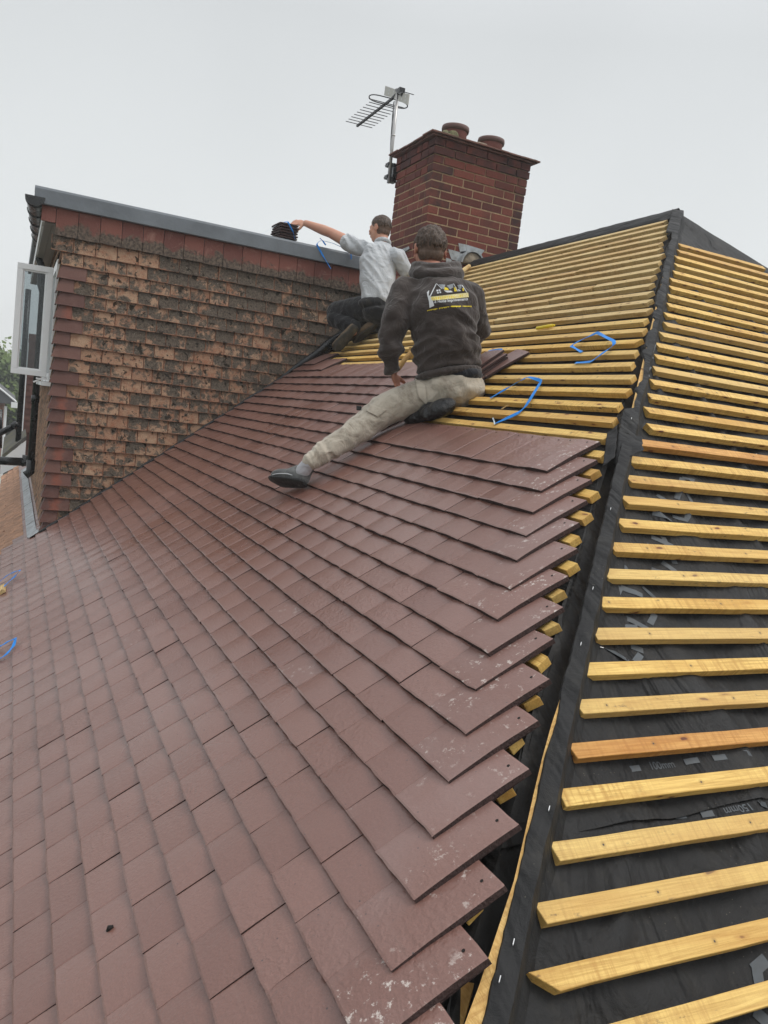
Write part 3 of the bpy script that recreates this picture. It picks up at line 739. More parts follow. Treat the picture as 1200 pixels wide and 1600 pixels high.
#__PART2__
# ------------------------------------------------------------------ dormer
dormer = thing('dormer', (XC, YF, -2.8), 'flat-topped dormer with blotchy lichened tile-hung side and grey roof trim', 'dormer')
ZT0, ZT1 = -0.275, -0.145        # trim
YE = -0.80                       # where the dormer meets the chimney
XD = -7.2                        # far end of the dormer front
b = MB()
zr = lambda y: y * tan(AA)
b.v = []; 
core = [V((XC - 0.03, YF + 0.03, zr(YF) - 0.1)), V((XC - 0.03, YF + 0.03, -0.40)), V((XC - 0.03, YE, -0.40)), V((XC - 0.03, YE, zr(YE) - 0.1))]
b.rings([core, [p + V((XD - XC + 0.1, 0, 0)) for p in core]])
b.build('wall_core', M['memb'], dormer)
# tile hanging on the cheek; rows step by the gauge, bottoms measured upward
random.seed(31)
GZ, TILT = 0.1013, 0.030
zb0 = -2.716 - 0.1013
b = MB(); cn_ = MB()
def hung_tile(mb, y0, y1, zb, hgt, ax='y', x=XC, th=0.011, out=0.0, tint=None, slot=0):
    mb.tint = tint or (random.random(), random.random(), random.random() * 3)
    n = V((1, 0, 0)); g = 0.0019; sd_ = random.random() * 70
    t0 = 0.024 + out; t1 = 0.004 + out
    ys_ = [0, .055, .35, .65, .945, 1]; zs_ = [0, .08, .45, .86, 1]; G = []
    for j, v in enumerate(zs_):
        rw = []
        for k, u in enumerate(ys_):
            y = y0 + g + (y1 - y0 - 2 * g) * u; bulge = 0.003 * sin(pi * u); dz = (0.0026 * nz((y * 40, sd_, 0)) - 0.0014 * sin(pi * u)) if j == 0 else 0
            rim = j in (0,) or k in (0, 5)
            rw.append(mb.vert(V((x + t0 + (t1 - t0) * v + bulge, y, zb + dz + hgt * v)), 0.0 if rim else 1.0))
        G.append(rw)
    for j in range(4):
        for k in range(5): mb.face((G[j][k], G[j][k + 1], G[j + 1][k + 1], G[j + 1][k]), slot)
    bk = [mb.vert(V(mb.v[G[0][k]]) - V((th, 0, 0)), 0.0) for k in range(6)]
    for k in range(5): mb.face((bk[k], bk[k + 1], G[0][k + 1], G[0][k]), slot)
    for k in (0, 5):
        q = mb.vert(V(mb.v[G[4][k]]) - V((th, 0, 0)), 0.0); mb.face((bk[k], q, G[4][k], G[3][k], G[2][k], G[1][k], G[0][k]), slot)
row = 0; zb = zb0
while zb < -0.52:
    top_row = zb + GZ > -0.50
    wide = row % 2 == 0
    wc = 0.19 if wide else 0.105
    if row == 0: wc = 0.10
    ycorner = YF - 0.012
    # corner tile: face part, return part on the front
    if zb < -0.72:
        cn_.tint = (random.random(), 1.0 if (wide and zb < -1.65) or random.random() < .12 else 0.0, random.random())
        x1 = XC + 0.034; y1 = ycorner - 0.024; hgt = 0.118
        A0 = V((x1, y1, zb)); A1 = V((x1 + 0.001, ycorner + wc, zb)); B0 = V((XC + 0.010, YF + 0.004, zb + hgt)); B1 = V((XC + 0.012, ycorner + wc, zb + hgt))
        Cc_ = V((XC - 0.10 - (0 if wide else 0.07), y1 + 0.001, zb)); Dd = V((XC - 0.10 - (0 if wide else 0.07), YF + 0.006, zb + hgt)); t_ = 0.012
        q = [cn_.vert(p) for p in (A0, A1, B1, B0, Cc_, Dd, A0 + V((-t_, t_, 0)), A1 + V((-t_, 0, 0)), Cc_ + V((0, t_, 0)), B1 + V((-t_, 0, 0)))]
        cn_.face((q[0], q[1], q[2], q[3])); cn_.face((q[4], q[0], q[3], q[5])); cn_.face((q[0], q[6], q[7], q[1])); cn_.face((q[4], q[8], q[6], q[0])); cn_.face((q[1], q[7], q[9], q[2]))
        ys = ycorner + wc
    else: ys = ycorner + (0.0 if row % 2 else -0.08)
    y = ys; 
    while y < YE:
        y2 = y + 0.1625
        if zb + 0.13 > zr(y2) - 0.02:          # above the roof surface
            lb = -0.10 if y < -3.0 else 0.0
            tt = (random.random(), min(1, max(0, 0.45 + lb * 0.8 + random.gauss(0, 0.22) + (0.12 if y > -2.2 else 0))), random.random() * 3)
            hung_tile(b, y, min(y2, YE), zb, 0.118, tint=tt, out=random.uniform(-0.001, 0.002))
        y = y2
    row += 1; zb += GZ
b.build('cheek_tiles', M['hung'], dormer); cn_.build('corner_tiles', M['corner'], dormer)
# taller red course beneath the trim
b = MB(); y = -3.745; first = True
while y < YE:
    w_ = 0.105 if first else 0.1625
    zb = -0.385 if first else -0.475
    if first: hung_tile(b, y, y + w_, -0.392, 0.13, out=0.012, tint=(0.5, 0, 0))
    elif y < -3.6 + .02: hung_tile(b, y, y + w_, -0.478 if y > -3.7 else -0.4, 0.22, out=0.012, tint=(random.random(), 0, 0))
    else: hung_tile(b, y, y + w_, -0.478 + random.gauss(0, 0.002), 0.22, out=0.012, tint=(random.random(), 0, 0))
    y += w_; first = False
b.build('top_course_tiles', M['redtop'], dormer)
# front wall tile hanging (seen edge-on) and its far part
b = MB(); random.seed(7); zb = zr(YF) - 0.05; row = 0
while zb < -0.45:
    x = XC - 0.10 - (0.08 if row % 2 else 0)
    while x > XD:
        if not (-0.62 > zb > -1.62 and x < XC - 0.2 and x > XC - 2.2):
            b.tint = (random.random(), random.random() * 0.28, random.random() * 3)
            b.box(V((x - 0.161, YF - 0.024, zb)), V((0.161, 0, 0)), V((0, 0.011, 0)), V((0, 0.018, 0.118)))
        x -= 0.163
    zb += GZ; row += 1
b.build('front_tiles', M['hung'], dormer)
# roof, trim, soffit, fascia
b = MB(); b.box(V((XD, YF - 0.2, -0.28)), V((XC - 0.03 - XD, 0, 0)), V((0, YE - YF + 0.2, 0)), V((0, 0, 0.125))); b.build('flat_roof', M['felt'], dormer)
b = MB(); rs = []
for k in range(41):
    y = -3.80 + (YE + 3.80) * k / 40; o_ = 0.0015 * nz((y * 3, 0, 0)); 
    rs.append([V((XC + 0.045 + o_, y, ZT0)), V((XC + 0.052 + o_, y, ZT0 + 0.006)), V((XC + 0.050 + o_, y, ZT1 - 0.02)), V((XC + 0.042 + o_, y, ZT1 - 0.004)), V((XC + 0.024, y, ZT1 + 0.002)), V((XC - 0.05, y, ZT1 + 0.001)), V((XC - 0.08, y, ZT1 - 0.012)), V((XC - 0.08, y, ZT1 - 0.03)), V((XC + 0.02, y, ZT1 - 0.03)), V((XC + 0.03, y, ZT0))])
b.rings(rs); b.build('roof_edge_trim', M['felt'], dormer)
b = MB(); b.box(V((XD, -3.735, -0.40)), V((XC + 0.012 - XD, 0, 0)), V((0, 0.018, 0)), V((0, 0, 0.15))); b.build('fascia', M['upvc'], dormer)
b = MB()
for k in range(3): b.box(V((XD, -3.716 + k * 0.055, -0.402 + 0.0)), V((XC - 0.002 - XD, 0, 0)), V((0, 0.05, 0)), V((0, 0, 0.01)))
b.box(V((XD, -3.715, -0.396)), V((XC - 0.006 - XD, 0, 0)), V((0, 0.19, 0)), V((0, 0, 0.008)))
b.build('soffit', M['soffit'], dormer)
# side flashing where the cheek meets the slope: thin low down, a fat roll at the top
b = MB(); pts = []; rad = []
for k in range(90):
    u = k / 89; y = YF + 0.0 + (YE - YF) * u; r_ = 0.012 + 0.004 * nz((u * 20, 0, 0)) + (0.034 * max(0, (u - 0.66) / 0.2) if u < 0.86 else 0.034)
    p = V((XC + 0.055 + r_ * 0.5 + 0.008 * nz((u * 25, 3, 0)), y, zr(y))) + nA * (0.035 + r_ * 0.9 + 0.007 * nz((u * 30, 7, 0)))
    pts.append(p); rad.append(r_)
b.tube(pts, rad, 9); b.build('side_flashing', M['black'], dormer, smooth=True)
b = MB()
for k in range(9):
    u0 = k / 9
    x0 = XC - 0.02 - 5.2 * u0; x1 = x0 - 5.2 / 9 + 0.01
    b.box(PA(x1, -(YF - 0.0) / cos(AA) + 0.02, 0.050 + 0.002 * (k % 2)), V((x0 - x1, 0, 0)), -up * 0.085, nA * 0.003)
b.box(PA(XC - 0.06, -(YF) / cos(AA) + 0.0, 0.056), V((0.12, 0, 0)), -up * 0.09, nA * 0.003)
b.build('lead_flashing', M['lead'], dormer)
# gutter with stop end, couplings and downpipe
b = MB(); R_ = 0.066; gz = -0.232; rs = []
def gyf(x): return -3.792 + 0.045 * (XC - x)
gy = gyf(-4.7)
def half(x, r0, r1):
    o = [V((x, gyf(x) + r0 * cos(t), gz + r0 * sin(t))) for t in [pi + pi * k / 12 for k in range(13)]]
    i_ = [V((x, gyf(x) + r1 * cos(t), gz + r1 * sin(t))) for t in [2 * pi - pi * k / 12 for k in range(13)]]
    return o + i_
b.rings([half(XC + 0.07, R_, R_ - 0.004), half(XD, R_, R_ - 0.004)])
b.rings([half(XC + 0.074, R_ + 0.005, 0.0005), half(XC + 0.055, R_ + 0.005, 0.0005)])
g = b.build('gutter', M['black'], dormer)
x = XC + 0.0; k = 0
while x > XD:
    b = MB(); b.rings([half(x, R_ + 0.007, R_ + 0.001), half(x - 0.035, R_ + 0.007, R_ + 0.001)]); b.build('gutter_bracket', M['black'], g); x -= 0.42
b = MB(); xp = -4.7; zdp = onY(44, 716, YF - 0.075).z
b.tube([(xp, gy, gz - 0.05), (xp, gy, gz - 0.18), (xp, gy + 0.03, gz - 0.24), (xp, YF - 0.10, gz - 0.42), (xp, YF - 0.075, gz - 0.50), (xp, YF - 0.075, zdp)], 0.034, 12)
b.tube([(xp, YF - 0.075, -1.75), (xp, YF - 0.075, -1.82)], 0.040, 12); b.tube([(xp, YF - 0.075, zdp + .1), (xp, YF - 0.075, zdp - .02), (xp, YF - 0.12, zdp - .06)], 0.042, 12)
b.build('downpipe', M['black'], dormer, smooth=True)
# window: fixed frame in the front wall and the opened sash
b = MB(); wx0, wx1, wz0, wz1 = XC - 2.15, XC - 0.22, -1.60, -0.62
yf = YF - 0.03
for (x0, x1, z0, z1) in ((wx0, wx1, wz0, wz0 + .07), (wx0, wx1, wz1 - .07, wz1), (wx0, wx0 + .07, wz0 + .07, wz1 - .07), (wx1 - .07, wx1, wz0 + .07, wz1 - .07), (-3.62, -3.55, wz0 + .07, wz1 - .07)):
    b.box(V((x0, yf, z0)), V((x1 - x0, 0, 0)), V((0, 0.07, 0)), V((0, 0, z1 - z0)))
wf = b.build('window_frame', M['upvc'], dormer)
b = MB(); b.box(V((wx0 - .05, yf - .05, wz0 - .035)), V((wx1 - wx0 + .1, 0, 0)), V((0, 0.12, 0)), V((0, 0, 0.032))); b.build('sill', M['upvc'], wf)
b = MB(); b.box(V((wx0 + .07, yf + .03, wz0 + .07)), V((wx1 - wx0 - .14, 0, 0)), V((0, 0.008, 0)), V((0, 0, wz1 - wz0 - .14))); b.build('pane', M['glass'], wf)
# the opened sash
sash_p = [onX(31, 412, -2.93), onX(86, 413, -2.90), onX(76, 586, -2.90), onX(20, 578, -2.93)]
c0 = V((-2.93, -3.885, -1.565)); ay = V((0.03, 0.262, 0)); az = V((0.0, 0.0, 0.868)); ax_ = V((-0.05, 0, 0))
b = MB(); fw = 0.045
uy = ay.normalized()
b.box(c0, ay, ax_, V((0, 0, fw))); b.box(c0 + az - V((0, 0, fw)), ay, ax_, V((0, 0, fw)))
b.box(c0 + V((0, 0, fw)), uy * fw, ax_, az - V((0, 0, 2 * fw))); b.box(c0 + ay - uy * fw + V((0, 0, fw)), uy * fw, ax_, az - V((0, 0, 2 * fw)))
# inner glazing bead, stepped back
c1 = c0 + uy * fw + V((-0.012, 0, fw)); bw = 0.012; ly = ay.length - 2 * fw; lz = az.z - 2 * fw
b.box(c1, uy * ly, V((-0.03, 0, 0)), V((0, 0, bw))); b.box(c1 + V((0, 0, lz - bw)), uy * ly, V((-0.03, 0, 0)), V((0, 0, bw)))
b.box(c1 + V((0, 0, bw)), uy * bw, V((-0.03, 0, 0)), V((0, 0, lz - 2 * bw))); b.box(c1 + uy * (ly - bw) + V((0, 0, bw)), uy * bw, V((-0.03, 0, 0)), V((0, 0, lz - 2 * bw)))
sash = b.build('window_sash', M['upvc'], dormer)
md = sash.modifiers.new('edge', 'BEVEL'); md.width = 0.003; md.segments = 2
b = MB(); b.box(c1 + uy * bw + V((-0.012, 0, bw)), uy * (ly - 2 * bw), V((-0.004, 0, 0)), V((0, 0, lz - 2 * bw))); b.build('pane', M['glass'], sash)
b = MB(); b.tube([onX(73, 590, -2.92), onX(64, 592, -2.92), onX(52, 597, -2.92)], 0.008, 6); b.box(onX(75, 592, -2.9), V((-.02, 0, 0)), V((0, -.09, 0)), V((0, 0, -0.012))); b.build('window_stay', M['upvc'], sash)

# ------------------------------------------------------------------ chimney
chim = thing('chimney', (-3.05, 0, -0.6), 'square dark red brick chimney stack with pale mortar joints and two clay pots', 'chimney')
random.seed(17)
X0, X1, Y0, Y1 = -3.44, -2.65, -0.51, 0.51
b = MB(); core = MB(); zb = -0.62; k = 0; CH = 0.0752
core.box(V((X0 + .0035, Y0 + .0035, -0.66)), V((X1 - X0 - .007, 0, 0)), V((0, Y1 - Y0 - .007, 0)), V((0, 0, 0.985 + .66)))
core.build('mortar', M['mortar'], chim)
def brick(b, p, dx, dy, hz, corner):
    b.tint = (random.random(), 0.15 * random.random() + (0.8 if corner else (0.7 if random.random() < .14 else 0)), 0)
    j = lambda: random.uniform(-0.0015, 0.0015)
    c = V(p); e = 0.0025
    # slightly rounded brick
    vs = []
    for zz, ins in ((0, e), (e, 0), (hz - e, 0), (hz, e)):
        vs.append([c + V((ins + j(), ins + j(), zz)), c + V((dx - ins + j(), ins + j(), zz)), c + V((dx - ins + j(), dy - ins + j(), zz)), c + V((ins + j(), dy - ins + j(), zz))])
    b.rings(vs)
while zb < 0.97:
    g = 0.0115; hz = CH - g; ov = 0.0
    if k >= 18: ov = 0.006
    if k >= 20: ov = 0.016
    top_dark = zb > 0.82
    bx0, bx1, by0, by1 = X0 - ov, X1 + ov, Y0 - ov, Y1 + ov
    D = 0.1025; Ls = 0.215
    # faces parallel to Y (front +X and back -X)
    for fx in (bx1 - D, bx0):
        y = by0 + (0 if k % 2 == 0 else D + g); yend = by1 - (0 if k % 2 == 0 else D + g)
        if fx == bx0: pass
        while y < yend - 0.02:
            l_ = min(Ls, yend - y)
            brick(b, (fx, y, zb), D, l_, hz, (y < by0 + .01 or y + l_ > by1 - .01) and random.random() < .7 or (top_dark and random.random() < .8)); y += l_ + g
    for fy in (by0, by1 - D):
        x = bx0 + (0 if (k % 2 == 1) else D + g); xend = bx1 - (0 if k % 2 == 1 else D + g)
        if k % 2 == 0: x = bx0 + D + g; xend = bx1 - D - g
        else: x = bx0; xend = bx1
        if k % 2 == 1:
            pass
        # header/stretcher pattern
        if fy == by0 or True:
            while x < xend - 0.02:
                l_ = min(D if (int((x - bx0) * 7) + k) % 3 == 0 else Ls, xend - x)
                if xend - (x + l_) < 0.04: l_ = xend - x
                brick(b, (x, fy, zb), l_, D, hz, (x + l_ > bx1 - .01) and random.random() < .8 or (top_dark and random.random() < .8)); x += l_ + g
    zb += CH; k += 1
b.build('brickwork', M['brick'], chim)
# creasing tiles with broken edges, moss and flaunching
b = MB(); random.seed(3)
zt = zb - 0.004
for layer, ov in ((0, 0.045), (1, 0.075)):
    z0 = zt + layer * 0.016
    y = Y0 - ov - 0.01
    while y < Y1 + ov:
        l_ = min(0.165, Y1 + ov - y + 0.01); o_ = random.uniform(-0.006, 0.006)
        if l_ > 0.03:
            b.tint = (random.random(), 0, 0)
            b.box(V((X1 + ov - 0.2 + o_, y, z0)), V((0.2, 0, -0.004)), V((0, l_ - 0.003, random.uniform(-.002, .002))), V((0, 0, 0.013)))
            b.box(V((X0 - ov + o_, y, z0)), V((0.2, 0, 0)), V((0, l_ - 0.003, 0)), V((0, 0, 0.013)))
        y += 0.165
    x = X0 - ov + 0.2
    while x < X1 + ov - 0.2:
        l_ = min(0.165, X1 + ov - 0.2 - x); o_ = random.uniform(-0.006, 0.006)
        b.box(V((x, Y0 - ov + o_, z0)), V((l_ - 0.003, 0, 0)), V((0, 0.2, 0.003)), V((0, 0, 0.013))); b.box(V((x, Y1 + ov - 0.2 + o_, z0)), V((l_ - 0.003, 0, 0)), V((0, 0.2, 0)), V((0, 0, 0.013)))
        x += 0.165
b.build('creasing', M['creasing'], chim)
b = MB(); N = 26; ids = []
for j in range(N + 1):
    rw = []
    for i in range(N + 1):
        u, v = i / N * 2 - 1, j / N * 2 - 1; e_ = max(abs(u), abs(v))
        x = (X0 + X1) / 2 + u * (X1 - X0 + 0.13) / 2; y = v * (Y1 - Y0 + 0.13) / 2
        h = zt + 0.026 + 0.055 * (1 - e_) ** 0.7 + 0.016 * nz((x * 9, y * 9, 0)) * min(1, (1 - e_) * 8 + .3) + 0.006 * nz((x * 40, y * 40, 3))
        rw.append(b.vert((x + 0.012 * nz((x * 20, y * 20, 0)), y + 0.012 * nz((x * 20, y * 20, 9)), h)))
    ids.append(rw)
for j in range(N):
    for i in range(N): b.face((ids[j][i], ids[j][i + 1], ids[j + 1][i + 1], ids[j + 1][i]))
b.build('flaunching', M['moss'], chim, smooth=True)
def pot(c, r, h, lab):
    b = MB(); b.lathe(c, [(r * .96, 0), (r * .97, h * .72), (r * 1.0, h * .78)], 32, 0)
    p = b.build('chimney_pot', M['pot'], chim, smooth=True); p['label'] = lab
    b = MB(); b.lathe(c, [(r * 1.0, h * .76), (r * 1.10, h * .78), (r * 1.13, h * .88), (r * 1.10, h), (r * .93, h), (r * .88, h * .9), (r * .86, h * .3)], 32, 0)
    b.build('rim', M['potrim'], p, smooth=True)
p1 = onX(713, 190, -2.93); p2 = onX(768, 206, -2.93)
zp = zt + 0.03
pot(V((-2.93, p1.y + 0.002, zp)), 0.118, p1.z - zp - 0.055, 'left chimney pot')
pot(V((-2.93, p2.y + 0.01, zp)), 0.118, p2.z - zp - 0.075, 'right chimney pot')
def lump(name, c, r, seedv, mat, parent, amp=0.35, n=14, flat=0.2):
    b = MB(); rs = []
    for j in range(1, n):
        th = pi * j / n; rs.append([])
        for i in range(n * 2):
            ph = pi * i / n; d = V((sin(th) * cos(ph), sin(th) * sin(ph), cos(th)))
            k_ = 1 + amp * nz(d, 1.6, seedv) + amp * .4 * nz(d, 5, seedv)
            rs[-1].append(V(c) + V((d.x * r[0], d.y * r[1], d.z * r[2])) * k_)
    b.rings(rs); return b.build(name, M[mat], parent, smooth=True)
q1 = onX(703, 213, -2.80); lump('mortar_lump', (-2.80, q1.y, zt + 0.055), (0.06, 0.095, 0.085), 2, 'moss', chim)
q2 = onX(752, 222, -2.78); lump('mortar_lump', (-2.76, q2.y, zt + 0.05), (0.05, 0.085, 0.05), 5, 'brownlead', chim)
# old ridge stub and lead flashing against the stack
b = MB(); rs = []
for x in (X1 - 0.01, X1 + 0.04, X1 + 0.07): rs.append([V((x, 0.100 * cos(t) - 0.01, -0.03 + 0.110 * sin(t) + 0.006 * nz((x * 20, t * 3, 0)))) for t in [pi * k / 14 for k in range(15)]])
b.rings(rs, closed=True); b.build('ridge_stub', M['brownlead'], chim, smooth=True)
b = MB(); rs = []
for x in (X1 + 0.0, X1 + 0.085): rs.append([V((x, r_ * cos(t) - 0.01, -0.028 + r_ * sin(t) + .004 * nz((t * 3, r_ * 9, 0)))) for r_ in (0.112, 0.126) for t in ([pi * k / 18 for k in range(19)] if r_ == 0.112 else [pi - pi * k / 18 for k in range(19)])])
b.rings(rs, closed=True)
def leadpiece(pts):
    ps = [onX(x, y, X1 + 0.006) for x, y in pts]; i = [b.vert(p) for p in ps]; j = [b.vert(p + V((0.003, 0, 0))) for p in ps]; n = len(ps)
    b.face(tuple(i)); b.face(tuple(j)); 
    for k in range(n): b.face((i[k], i[(k + 1) % n], j[(k + 1) % n], j[k]))
for P_ in ([(700, 389), (718, 394), (728, 392), (716, 409), (705, 405)], [(716, 380), (727, 382), (730, 396), (719, 396)], [(727.5, 382), (757, 391), (748, 403), (738, 399), (730, 396)], [(746, 402), (762, 403), (756, 409), (744, 409)], [(697, 403), (704, 405), (712, 414), (697, 414)]):
    leadpiece(P_)
b.build('lead_flashing', M['lead'], chim)
b = MB(); ps = [onY(x, y, Y0 - 0.012) for x, y in ((620, 393), (639, 385), (640, 389), (632, 394), (629, 402), (624, 402))]
i = [b.vert(p) for p in ps]; j = [b.vert(p - V((0, 0.004, 0))) for p in ps]; b.face(tuple(i)); b.face(tuple(j))
for k in range(6): b.face((i[k], i[(k + 1) % 6], j[(k + 1) % 6], j[k]))
b.build('lead_flashing', M['lead'], chim)

# ------------------------------------------------------------------ aerial
ya = -0.56; mx_, my_ = -3.60, ya
aer = thing('tv_aerial', (-3.6, ya, 0.83), 'grey television aerial on a thin mast bracketed to the left side of the chimney', 'aerial')
top = onY(622, 139, ya); bot = onY(607, 286, ya); 
b = MB(); b.tube([bot, bot.lerp(top, .5), top], [0.017, 0.0165, 0.016], 12)
b.tube([bot.lerp(top, .50), bot.lerp(top, .515)], 0.020, 12)
mast = b.build('mast', M['alu'], aer, smooth=True)
bj = onY(613, 154, ya); bo0 = bj + V((0.10, 0, 0.05)); 
tip = onY(558, 197, ya - 0.0)
bd = (tip - bj)
b = MB(); b.tube([bj + V((0.14, 0.02, 0.05)), bj, tip], 0.0105, 6, sq=(1, 1)); b.build('boom', M['darkmetal'], aer)
ed = V((0.10, 1, 0.0)).normalized()
for k in range(10):
    u = (k + 0.3) / 9.9; c = bj.lerp(tip, 0.13 + u * 0.86); hl = 0.155 if k > 0 else 0.19
    b = MB(); b.tube([c - ed * hl, c + ed * hl], 0.0042, 6); e_ = b.build('element', M['darkmetal'], aer)
b = MB(); c = bj.lerp(tip, 0.10); pts = []
for k in range(33):
    t = 2 * pi * k / 32; pts.append(c + ed * (0.21 * (abs(cos(t)) ** 0.45) * (1 if cos(t) > 0 else -1)) + V((0.02, 0, 0.028)) * sin(t) * 1.0)
b.tube(pts, 0.006, 6); b.build('dipole', M['darkmetal'], aer)
# two angled reflector panels
def panel(cpx, w_, h_):
    q = [onY(x, y, ya + 0.0) for x, y in cpx]; n = (q[1] - q[0]).cross(q[3] - q[0]).normalized()
    b = MB(); i = [b.vert(p) for p in q]; j = [b.vert(p + n * 0.008) for p in q]; b.face(tuple(i)); b.face(tuple(j))
    for k in range(4): b.face((i[k], i[(k + 1) % 4], j[(k + 1) % 4], j[k]))
    for u in (0.34, 0.70):
        for v in (0.3, 0.68):
            c = q[0].lerp(q[1], u).lerp(q[3].lerp(q[2], u), v) - n * 0.0008; a1 = (q[1] - q[0]).normalized() * 0.011; a2 = (q[3] - q[0]).normalized() * 0.011
            for sg in (-1, 1):
                rg = [b.vert(c + n * (0 if sg < 0 else 0.0096) + a1 * cos(t * pi / 4) + a2 * sin(t * pi / 4)) for t in range(8)]; b.face(tuple(rg), 1)
    return b.build('reflector_panel', [M['reflector'], M['white']], aer)
panel([(602, 134), (622, 141), (620, 155), (600, 149)], 0, 0); panel([(624, 144), (639, 147), (637, 164), (622, 157)], 0, 0)
b = MB(); c = onY(626, 142, ya + 0.01); b.box(c + V((-.03, -.03, -.03)), V((.07, 0, 0)), V((0, .06, 0)), V((0, 0, .05))); b.tube([c + V((0, .02, 0)), c + V((.02, .14, -.005))], 0.004, 6); b.tube([onY(620, 141, ya), onY(629, 148, ya)], 0.02, 8)
b.build('clamp', M['black'], aer)
b = MB(); b.tube([onY(616, 158, ya), onY(613.5, 180, ya), onY(611, 215, ya), onY(610, 235, ya), onY(611.5, 244, ya), onY(612, 250, ya)], 0.0055, 6); b.tube([onY(615, 160, ya), onY(614.5, 190, ya), onY(611, 222, ya), onY(610.5, 244, ya)], 0.0045, 6); b.build('cable', M['darkmetal'], aer, smooth=True)
b = MB()
for (px, py) in ((608, 258), (606, 277)):
    c = onY(px, py, ya); b.cbox(c + V((0, 0, 0)), V((0.075, 0, 0)), V((0, 0.05, 0)), V((0, 0, 0.035)))
    b.tube([c + V((-.05, -.02, 0)), c + V((.04, -.02, 0))], 0.006, 6)
c = onY(615, 268, ya); b.box(V((X0 - 0.10, ya + 0.01, c.z - 0.085)), V((0.075, 0, 0)), V((0, 0.05, 0)), V((0, 0, 0.18))); b.box(V((X0 - 0.03, ya + .0, c.z - 0.05)), V((0.035, 0, 0)), V((0, 0.10, 0)), V((0, 0, 0.10)))
b.build('wall_bracket', M['black'], aer)

# ------------------------------------------------------------------ beyond the dormer, far left
random.seed(41)
nb = thing('neighbour_extension', (-10.2, -4.0, GROUND), 'dark red tile-hung side wall of the next house, between the two black pipes', 'house wall')
b = MB(); zb = -3.6
wx = -10.6
while zb < -0.9:
    y = onX(37, 640, wx).y
    while y < -3.3:
        b.tint = (random.random(), 0, 0); b.box(V((wx, y, zb)), V((0.012, 0, 0)), V((0, 0.16, 0)), V((-0.014, 0, 0.12))); y += 0.163
    zb += 0.1013
b.build('tile_hanging', M['corner'], nb)
b = MB(); yn = onX(37, 640, wx).y; b.box(V((wx - 3, yn + .01, GROUND)), V((2.97, 0, 0)), V((0, 4.0, 0)), V((0, 0, GROUND * -1 - 1.0))); b.build('wall', M['housebrick'], nb)
b = MB(); b.box(V((wx - 0.02, yn - .05, -3.4)), V((0.05, 0, 0)), V((0, 0.06, 0)), V((0, 0, 2.4))); b.build('corner_trim', M['upvc'], nb)
b = MB(); p0 = onX(36, 575, -9.6); p1 = onX(27.5, 690, -9.6); b.tube([p0 + V((0, 0, 1.2)), V((p0.x, p0.y, p0.z)), V((p0.x, p0.y, p1.z))], 0.042, 10); b.build('downpipe', M['black'], nb, smooth=True)
lt = thing('lean_to', (-11.5, -5.2, GROUND), 'small lean-to with mossy grey roof and white fascia below the black pipes', 'lean-to')
M['mossroof'] = simple('mossy_slate', (0.10, 0.095, 0.085), 0.9, 0.3, 3, 0.5, 30, dirt=(0.16, 0.15, 0.04), dirts=4)
b = MB(); q = [onX(3, 716, -9.4), onX(41, 686, -9.4)]
A_, B_ = q[0] + V((0, 0, .05)), q[1] + V((0, 0, .05))
tr = [A_, B_, B_ + V((-2.6, 0, .10)), A_ + V((-2.6, 0, .10))]
i = [b.vert(p) for p in tr]; j = [b.vert(p - V((0, 0, .06))) for p in tr]; b.face(i); b.face(j[::-1])
for k in range(4): b.face((i[k], i[(k + 1) % 4], j[(k + 1) % 4], j[k]))
b.build('roof', M['mossroof'], lt)
b = MB(); i = [b.vert(p) for p in (A_ + V((0.01, 0, -.07)), B_ + V((0.01, 0, -.07)), B_ + V((0.01, 0, -.42)), A_ + V((0.01, 0, -.30)))]; b.face(i)
j = [b.vert(V(b.v[k]) + V((-.03, 0, 0))) for k in i]; b.face(j)
for k in range(4): b.face((i[k], i[(k + 1) % 4], j[(k + 1) % 4], j[k]))
b.build('fascia', M['upvc'], lt)
b = MB(); b.box(V((-12.0, A_.y + .1, GROUND)), V((2.5, 0, 0)), V((0, B_.y - A_.y - .2, 0)), V((0, 0, A_.z - GROUND - .35))); b.build('wall', M['housebrick'], lt)
dp = MB(); dp.tube([onX(-12, 719, -6.0), onX(40, 722, -6.0)], 0.048, 12); dp.tube([onX(34, 722, -6.0), onX(41, 722, -6.0), onX(43, 712, -6.0)], 0.056, 12)
tag(dp.build('drain_pipe', M['black'], smooth=True), 'grey-black drain pipe running level to the foot of the downpipe', 'pipe')
dp = MB(); dp.tube([onX(-14, 689, -8.0), onX(0, 677, -8.0), onX(26, 663, -8.0)], 0.04, 12); dp.tube([onX(20, 667, -8), onX(28, 661.5, -8)], 0.05, 10)
tag(dp.build('waste_pipe', M['black'], smooth=True), 'black waste pipe sloping down to the left above the mossy roof', 'pipe')
dp = MB(); dp.tube([onX(0, 640, -8.4), onX(-1, 700, -8.4)], 0.035, 10)
tag(dp.build('vent_pipe', M['black'], smooth=True), 'upright black pipe cut by the left edge, before the brick house', 'pipe')
